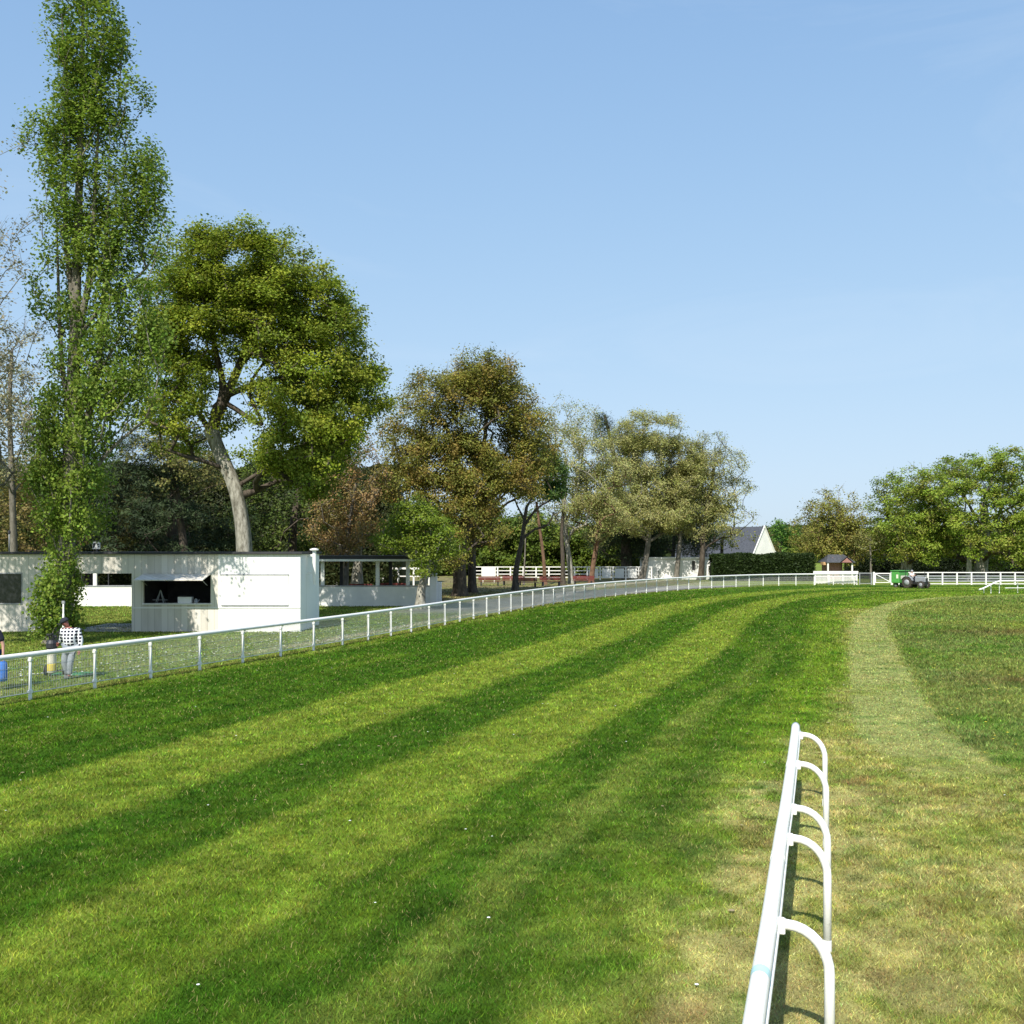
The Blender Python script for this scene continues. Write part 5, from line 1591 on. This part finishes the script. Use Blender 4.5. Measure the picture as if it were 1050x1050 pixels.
# ------------------------------------------------------------------ people (skin-modifier figures)
def skin_mesh(name, pts, edges, rad, mat, parent, sub=2):
    me = bpy.data.meshes.new(name + '_tmp')
    me.from_pydata([tuple(p) for p in pts], edges, [])
    o = bpy.data.objects.new(name, me)
    COL.objects.link(o)
    o.modifiers.new('skin', 'SKIN')
    o.modifiers['skin'].use_smooth_shade = True
    sm = o.modifiers.new('sub', 'SUBSURF')
    sm.levels = sub
    sm.render_levels = sub
    sv = me.skin_vertices[0].data
    for i, r in enumerate(rad):
        sv[i].radius = (r, r) if not isinstance(r, tuple) else r
        sv[i].use_root = (i == 0)
    bpy.context.view_layer.update()
    dg = bpy.context.evaluated_depsgraph_get()
    fm = bpy.data.meshes.new_from_object(o.evaluated_get(dg))
    o.modifiers.clear()
    o.data = fm
    bpy.data.meshes.remove(me)
    fm.name = name
    fm.materials.clear()
    fm.materials.append(mat)
    if parent:
        o.parent = parent
    return o


def person(label, loc, rz, J, m, cap=None, sleeve='short', bag=None, skin='skin'):
    """J: joints in body space (facing -y, x to the figure's left... symmetric names L/R)."""
    root = thing('person', label, 'person', loc, rz)
    V = lambda k: Vector(J[k])
    pts, edges, rad = [], [], []

    def add(p, r, prev=None):
        pts.append(Vector(p)); rad.append(r)
        if prev is not None:
            edges.append((prev, len(pts) - 1))
        return len(pts) - 1
    pel = add(V('pelvis'), 0.135)
    wa_ = add(V('pelvis').lerp(V('chest'), 0.5), 0.125, pel)
    ch = add(V('chest'), 0.145, wa_)
    nk = add(V('neck'), 0.058, ch)
    hd0 = add(V('neck').lerp(V('head'), 0.55), 0.068, nk)
    hd1 = add(V('head'), 0.092, hd0)
    up = (V('head') - V('neck')).normalized()
    hd2 = add(V('head') + up * 0.085, 0.07, hd1)
    f = Vector(J.get('face', (0, -1, 0))).normalized()
    nose = add(V('head') + f * 0.105 - up * 0.015, 0.018, hd1)
    side = f.cross(up).normalized()
    for s in (-1, 1):
        add(V('head') + side * s * 0.095 - up * 0.01, 0.018, hd1)      # ears
    for s in 'LR':
        sh = add(V('sh' + s), 0.062, ch)
        el = add(V('el' + s), 0.043, sh)
        wr = add(V('wr' + s), 0.029, el)
        hdv = (V('wr' + s) - V('el' + s)).normalized()
        pm_ = add(V('wr' + s) + hdv * 0.07, 0.034, wr)
        sd = hdv.cross(Vector((0, 1, 0.2))).normalized()
        fw = hdv.cross(sd).normalized()
        for k, (o_, l1) in enumerate([(-0.028, 0.075), (-0.010, 0.088), (0.010, 0.083), (0.027, 0.066)]):
            a = add(V('wr' + s) + hdv * (0.085 + l1 * 0.5) + sd * o_ + fw * 0.008, 0.0095, pm_)
            add(V('wr' + s) + hdv * (0.08 + l1 * 0.85) + sd * o_ + fw * 0.035, 0.0085, a)
        a = add(V('wr' + s) + hdv * 0.06 + sd * -0.048 + fw * 0.015, 0.0105, pm_)
        add(V('wr' + s) + hdv * 0.095 + sd * -0.056 + fw * 0.03, 0.009, a)
        hp_ = add(V('hip' + s), 0.095, pel)
        kn = add(V('kn' + s), 0.06, hp_)
        an = add(V('an' + s), 0.04, kn)
        add(V('an' + s).lerp(V('toe' + s), 0.75) + Vector((0, 0, 0.012)), 0.022, an)
    body = skin_mesh('body', pts, edges, rad, M[skin], root)
    # eyes and mouth line
    for s in (-1, 1):
        e_ = V('head') + f * 0.088 + side * s * 0.034 + up * 0.012
        MB().lathe([(0.002, -0.009), (0.010, -0.004), (0.010, 0.004), (0.002, 0.009)], 8, c=tuple(e_)).build('eye', M['dark'], body)

    def garment(name, chain, mat):
        p_, e_, r_ = [], [], []
        for (pt, r, pv) in chain:
            p_.append(pt); r_.append(r)
            if pv is not None:
                e_.append((pv, len(p_) - 1))
        return skin_mesh(name, p_, e_, r_, mat, root)
    c = [(V('chest'), 0.20, None), (V('pelvis').lerp(V('chest'), 0.5), 0.185, 0), (V('pelvis') - Vector((0, 0, 0.03)), 0.188, 1), (V('neck') - up * 0.045, 0.085, 0)]
    for s in 'LR':
        k = len(c)
        c.append((V('sh' + s), 0.092, 0))
        if sleeve == 'short':
            c.append((V('sh' + s).lerp(V('el' + s), 0.75), 0.075, k))
        else:
            c.append((V('el' + s), 0.072, k)); c.append((V('wr' + s), 0.055, k + 1))
    garment('shirt', c, m['shirt'])
    c = [(V('pelvis') - Vector((0, 0, 0.01)), 0.168, None)]
    for s in 'LR':
        k = len(c)
        c.append((V('hip' + s), 0.118, 0)); c.append((V('kn' + s), 0.088, k)); c.append((V('an' + s) + Vector((0, 0, 0.02)), 0.07, k + 1))
    garment('trousers', c, m['trousers'])
    for s in 'LR':
        garment('shoe', [(V('an' + s) - Vector((0, 0, 0.02)), 0.062, None), (V('an' + s).lerp(V('toe' + s), 0.5) - Vector((0, 0, 0.015)), 0.058, 0), (V('toe' + s) + Vector((0, 0, 0.012)), 0.055, 1)], m['shoe'])
    hc = V('head') + up * 0.03
    Rm = up.to_track_quat('Z', 'Y').to_matrix().to_4x4()
    if cap:
        q_ = MB().lathe([(0.112, -0.005), (0.116, 0.03), (0.105, 0.075), (0.07, 0.11), (0.02, 0.125)], 16, M=Matrix.Translation(hc) @ Rm)
        fl_ = (f - up * f.dot(up)).normalized()
        br = hc + fl_ * 0.13 + up * 0.005
        ang = math.atan2(fl_.y, fl_.x)
        q_.box(-0.07, 0.07, -0.075, 0.075, -0.006, 0.008, Matrix.Translation(br) @ Matrix.Rotation(ang, 4, 'Z'), bev=0.003)
        q_.build('cap', M[cap], root, smooth=True)
    else:
        MB().lathe([(0.104, -0.03), (0.108, 0.02), (0.100, 0.065), (0.066, 0.10), (0.02, 0.115)], 16, M=Matrix.Translation(hc - f * 0.012) @ Rm).build('hair', m['hair'], root, smooth=True)
    return root


# man in the checked shirt, leaning over his trolley (faces image left and away)
mx_, md_ = wx(71.5, 27.6), 27.6
J = dict(pelvis=(0.03, 0.0, 0.88), chest=(0.0, 0.0, 1.22), neck=(-0.04, -0.03, 1.40), head=(-0.10, -0.04, 1.51), face=(-0.72, 0.2, -0.66),
         shL=(-0.17, -0.05, 1.31), shR=(0.21, 0.04, 1.30), elL=(-0.25, 0.10, 1.06), elR=(0.30, 0.0, 1.03), wrL=(-0.36, 0.20, 0.96), wrR=(0.30, -0.08, 0.80),
         hipL=(-0.07, -0.02, 0.83), hipR=(0.10, 0.02, 0.83), knL=(-0.13, -0.05, 0.46), knR=(0.05, -0.10, 0.46), anL=(-0.08, 0.06, 0.09), anR=(0.03, -0.08, 0.09), toeL=(-0.20, 0.10, 0.04), toeR=(-0.10, -0.14, 0.04))
person('man in a black and white checked shirt and dark cap leaning over a golf trolley', (mx_, md_, 0), 0, J,
       dict(shirt=M['plaid'], trousers=M['jeans'], shoe=M['shoe'], hair=M['dark']), cap='cap', sleeve='long', skin='skin_red')
# person in navy top at the left edge of the frame
nx_, nd_ = -12.93, 25.4
J = dict(pelvis=(0, 0, 0.93), chest=(0.0, 0.0, 1.28), neck=(0.0, -0.03, 1.50), head=(-0.01, -0.05, 1.66), face=(-0.95, -0.2, -0.1),
         shL=(0.02, 0.18, 1.42), shR=(0.22, -0.02, 1.42), elL=(0.0, 0.26, 1.14), elR=(0.31, 0.0, 1.12), wrL=(-0.02, 0.24, 0.90), wrR=(0.33, -0.04, 0.88),
         hipL=(-0.06, 0.08, 0.88), hipR=(0.10, -0.02, 0.88), knL=(-0.14, 0.09, 0.50), knR=(0.12, -0.04, 0.50), anL=(-0.06, 0.1, 0.09), anR=(0.12, 0.0, 0.09), toeL=(-0.22, 0.08, 0.04), toeR=(-0.03, -0.04, 0.04))
person('person in a navy T-shirt and blue trousers, cut by the left edge', (nx_, nd_, 0), 0, J,
       dict(shirt=M['navy'], trousers=M['blue_dull'], shoe=M['shoe'], hair=M['dark']))
bg_ = thing('carrier_bag', 'bright blue cloth bag hanging from the hand of the person in navy', 'bag', (nx_ + 0.30, nd_ - 0.06, 0.22))
q_ = MB()
q_.lathe([(0.08, 0.0), (0.135, 0.03), (0.14, 0.15), (0.135, 0.36), (0.12, 0.46), (0.09, 0.50)], 14)
bb = q_.build('body', M['blue'], bg_, smooth=True)
for y in (-0.04, 0.04):
    MB().tube([(-0.08, y, 0.45), (-0.03, y * 0.5, 0.56), (0.02, 0, 0.60), (0.05, y * 0.5, 0.56), (0.09, y, 0.45)], 0.012, 6).build('handle', M['blue'], bg_)

# golf trolley, bag and practice mat
tx, td = wx(55, 28.2), 28.2
gtx = thing('golf_trolley', 'dark two-wheeled golf trolley beside the man in the checked shirt', 'trolley', (tx, td, 0))
for x in (-0.26, 0.26):
    wlr = MB().lathe([(0.05, -0.02), (0.13, -0.02), (0.15, 0.0), (0.13, 0.02), (0.05, 0.02)], 18, M=Matrix.Translation((x, 0.1, 0.15)) @ Matrix.Rotation(math.pi / 2, 4, 'Y')).build('wheel', M['tyre'], gtx, smooth=True)
MB().tube([(-0.26, 0.1, 0.15), (0.26, 0.1, 0.15)], 0.018, 8).tube([(0, 0.1, 0.15), (0.02, 0.02, 0.55), (0.10, 0.12, 1.0), (0.28, 0.16, 1.08)], 0.022, 8).tube([(0.0, -0.25, 0.05), (0, 0.1, 0.2)], 0.02, 8).build('frame', M['dark'], gtx)
MB().tube([(0.28, 0.06, 1.08), (0.28, 0.26, 1.08)], 0.025, 8).build('handle', M['dark'], gtx)
gbg = thing('golf_bag', 'white and yellow golf bag with a dark hood standing on the trolley', 'golf bag', (tx, td - 0.12, 0.1))
MB().lathe([(0.10, 0), (0.115, 0.03), (0.115, 0.62), (0.12, 0.66)], 16).build('body', M['ivory'], gbg, smooth=True)
MB().lathe([(0.119, 0.06), (0.121, 0.08), (0.121, 0.24), (0.119, 0.26)], 16).build('pocket', M['yellow'], gbg, smooth=True)
q_ = MB().lathe([(0.125, 0.662), (0.145, 0.70), (0.14, 0.82), (0.10, 0.90), (0.05, 0.92)], 14)
for a in range(5):
    ca_, sa_ = math.cos(a * 1.3) * 0.07, math.sin(a * 1.3) * 0.07
    q_.tube([(ca_ * 0.6, sa_ * 0.6, 0.85), (ca_ * 1.2, sa_ * 1.2, 0.98 + 0.02 * a)], 0.012, 6)
    q_.box(-0.05, 0.05, -0.02, 0.02, -0.02, 0.03, Matrix.Translation((ca_ * 1.3, sa_ * 1.3, 0.99 + 0.02 * a)) @ Matrix.Rotation(a * 1.1, 4, 'Z'), bev=0.008)
q_.build('hood', M['dark'], gbg)
pmat = MB().box(-0.55, 0.55, -0.35, 0.35, 0.0, 0.022, bev=0.005).build('practice_mat', M['green_mat'])
pmat.location = (wx(76, 28.7), 28.6, 0.004); pmat.rotation_euler = (0, 0, 0.25)
tag(pmat, 'flat green rubber practice mat on the grass behind the man in the checked shirt', 'mat')

# ------------------------------------------------------------------ tractor with green hopper, and driver
TRX, TRY = wx(938, 92), 92.0
trh = math.radians(-52)
tra = thing('tractor', 'small pale tractor with big rear wheels driving on the far turf', 'tractor', (TRX, TRY, 0), trh)
tra.scale = (0.92, 0.92, 0.95)


def wheel(parent, x, y, r, wdt):
    Mx = Matrix.Translation((x, y, r)) @ Matrix.Rotation(math.pi / 2, 4, 'X')
    q_ = MB().lathe([(r * 0.55, -wdt / 2), (r * 0.92, -wdt / 2), (r, -wdt * 0.3), (r, wdt * 0.3), (r * 0.92, wdt / 2), (r * 0.55, wdt / 2)], 24, M=Mx)
    for k in range(14):
        a = k * 2 * math.pi / 14
        q_.box(-0.03, 0.03, -wdt * 0.46, wdt * 0.46, r - 0.01, r + 0.03, Matrix.Translation((x, y, r)) @ Matrix.Rotation(a, 4, 'Y'))
    o = q_.build('wheel', M['tyre'], parent, smooth=False)
    MB().lathe([(0.06, -wdt * 0.56), (r * 0.54, -wdt * 0.53), (r * 0.54, wdt * 0.53), (0.06, wdt * 0.56)], 20, M=Mx).build('rim', M['grey_metal'], o, smooth=True)
    return o


for y in (-0.55, 0.55):
    wheel(tra, -0.45, y, 0.52, 0.32)
    wheel(tra, 0.95, y * 0.9, 0.33, 0.2)
MB().box(0.15, 1.25, -0.28, 0.28, 0.55, 1.05, bev=0.06).build('bonnet', M['hood'], tra)
MB().box(1.252, 1.27, -0.2, 0.2, 0.6, 0.98).build('grille', M['dark'], tra)
MB().box(-0.7, 1.2, -0.22, 0.22, 0.35, 0.545, bev=0.02).build('chassis', M['dark'], tra)
for y in (-0.55, 0.55):
    q_ = MB()
    for k in range(7):
        a0, a1 = math.radians(20 + k * 20), math.radians(40 + k * 20)
        r_ = 0.60
        q_.add([(-0.45 + r_ * math.cos(a), y + w_, 0.52 + (r_ + t__) * math.sin(a)) for t__ in (0, 0.03) for a in (a0, a1) for w_ in (-0.17, 0.17)],
               [(0, 1, 3, 2), (4, 6, 7, 5), (0, 4, 5, 1), (2, 3, 7, 6), (0, 2, 6, 4), (1, 5, 7, 3)])
    q_.build('mudguard', M['hood'], tra)
MB().box(-0.55, -0.15, -0.22, 0.22, 0.62, 0.72, bev=0.02).box(-0.6, -0.52, -0.22, 0.22, 0.7, 1.05, bev=0.02).build('seat', M['dark'], tra)
MB().tube([(0.35, 0, 1.05), (0.16, 0, 1.18)], 0.02, 6).lathe([(0.15, -0.012), (0.17, 0), (0.15, 0.012)], 16, M=Matrix.Translation((0.14, 0, 1.2)) @ Matrix.Rotation(-0.6, 4, 'Y')).build('steering_wheel', M['dark'], tra)
MB().tube([(0.95, 0.18, 1.04), (0.95, 0.18, 1.62)], 0.03, 8).build('exhaust', M['dark'], tra)
MB().tube([(-0.72, -0.4, 0.5), (-0.72, -0.4, 1.75), (-0.72, 0.4, 1.75), (-0.72, 0.4, 0.5)], 0.03, 8).build('roll_bar', M['dark'], tra)
for y in (-0.18, 0.18):
    MB().lathe([(0.06, 0), (0.065, 0.02), (0.05, 0.035)], 10, M=Matrix.Translation((1.25, y, 0.99)) @ Matrix.Rotation(math.pi / 2, 4, 'Y')).build('headlight', M['ivory'], tra)
hop = thing('hopper_trailer', 'bright green hopper box carried behind the tractor', 'trailer', tuple(Vector((TRX, TRY, 0)) + Matrix.Rotation(trh, 3, 'Z') @ Vector((-1.45, 0, 0))), trh)
MB().box(-0.42, 0.38, -0.78, 0.78, 0.42, 1.50, bev=0.05).build('box', M['green_paint'], hop)
MB().box(-0.5, 0.46, -0.84, 0.84, 1.502, 1.57, bev=0.02).build('lid', M['green_paint'], hop)
MB().box(0.10, 0.30, -0.785, -0.781, 0.85, 1.2).box(0.381, 0.386, -0.5, 0.5, 0.8, 1.1).build('pale_panel', M['ivory'], hop)
MB().box(0.38, 0.75, -0.05, 0.05, 0.45, 0.52).build('hitch', M['dark'], hop)
for y in (-0.5, 0.5):
    wheel(hop, -0.1, y, 0.22, 0.14)
J = dict(pelvis=(0, 0, 0.10), chest=(0.02, 0, 0.44), neck=(0.05, 0, 0.62), head=(0.07, 0, 0.76), face=(1, 0, -0.05),
         shL=(0.02, 0.19, 0.54), shR=(0.02, -0.19, 0.54), elL=(0.18, 0.24, 0.34), elR=(0.18, -0.24, 0.34), wrL=(0.38, 0.13, 0.42), wrR=(0.38, -0.13, 0.42),
         hipL=(0.02, 0.10, 0.08), hipR=(0.02, -0.10, 0.08), knL=(0.44, 0.17, 0.12), knR=(0.44, -0.17, 0.12), anL=(0.52, 0.18, -0.20), anR=(0.52, -0.18, -0.20), toeL=(0.66, 0.19, -0.26), toeR=(0.66, -0.19, -0.26))
person('driver in a white top sitting on the small tractor', tuple(Vector((TRX, TRY, 0.72)) + Matrix.Rotation(trh, 3, 'Z') @ Vector((-0.34, 0, 0))), trh, J,
       dict(shirt=M['white_paint'], trousers=M['navy'], shoe=M['dark'], hair=M['grey_metal']), sleeve='short')


# ------------------------------------------------------------------ flowers in the turf
def flowers(name, label, n, pick, col, size, seed, hgt=0.05):
    rg = np.random.default_rng(seed)
    X, Y = pick(rg, n)
    _, lf_, rg_ = plan(X, Y)
    if hgt > 0.08:
        X, Y = X[rg_ == 2], Y[rg_ == 2]
    V, F = [], []
    for x, y in zip(X, Y):
        s = size * rg.uniform(0.7, 1.3)
        k = len(V)
        z = hgt * rg.uniform(0.7, 1.3)
        V.append((x, y, z + s * 0.25))
        for i in range(7):
            a = i * 2 * math.pi / 7
            V.append((x + math.cos(a) * s, y + math.sin(a) * s, z))
        for i in range(7):
            F.append((k, k + 1 + i, k + 1 + (i + 1) % 7))
    o = mesh_np(name, np.array(V), np.array(F), col)
    return tag(o, label, 'flowers', kind='stuff')


def pick_track(rg, n):
    d_ = np.sqrt(rg.uniform(8 ** 2, 45 ** 2, n)); x = rg.uniform(-0.5, 0.5, n) * d_
    return x, d_


def pick_infield(rg, n):
    d_ = np.sqrt(rg.uniform(15 ** 2, 62 ** 2, n)); x = rg.uniform(0.32, 0.52, n) * d_
    return x, d_


def pick_lawn(rg, n):
    t = rg.uniform(0, 1, n); y = 27 + 20 * t + rg.uniform(-2, 2, n)
    x = np.interp(y, FENCE[:, 1], FENCE[:, 0]) - rg.uniform(0.8, 6, n)
    return x, y


flowers('daisies', 'scattered white daisies in the mown turf', 110, pick_track, M['petal_white'], 0.014, 5)
flowers('daisies', 'white daisies dotted over the lawn behind the fence', 320, pick_lawn, M['petal_white'], 0.03, 6)
flowers('dry_clippings', 'dry tan clippings and clods scattered over the turf', 90, pick_track, M['clod'], 0.026, 8, 0.03)
flowers('dandelions', 'yellow dandelions dotted over the long infield grass', 260, pick_infield, M['petal_yellow'], 0.022, 7, 0.1)
# ------------------------------------------------------------------ END
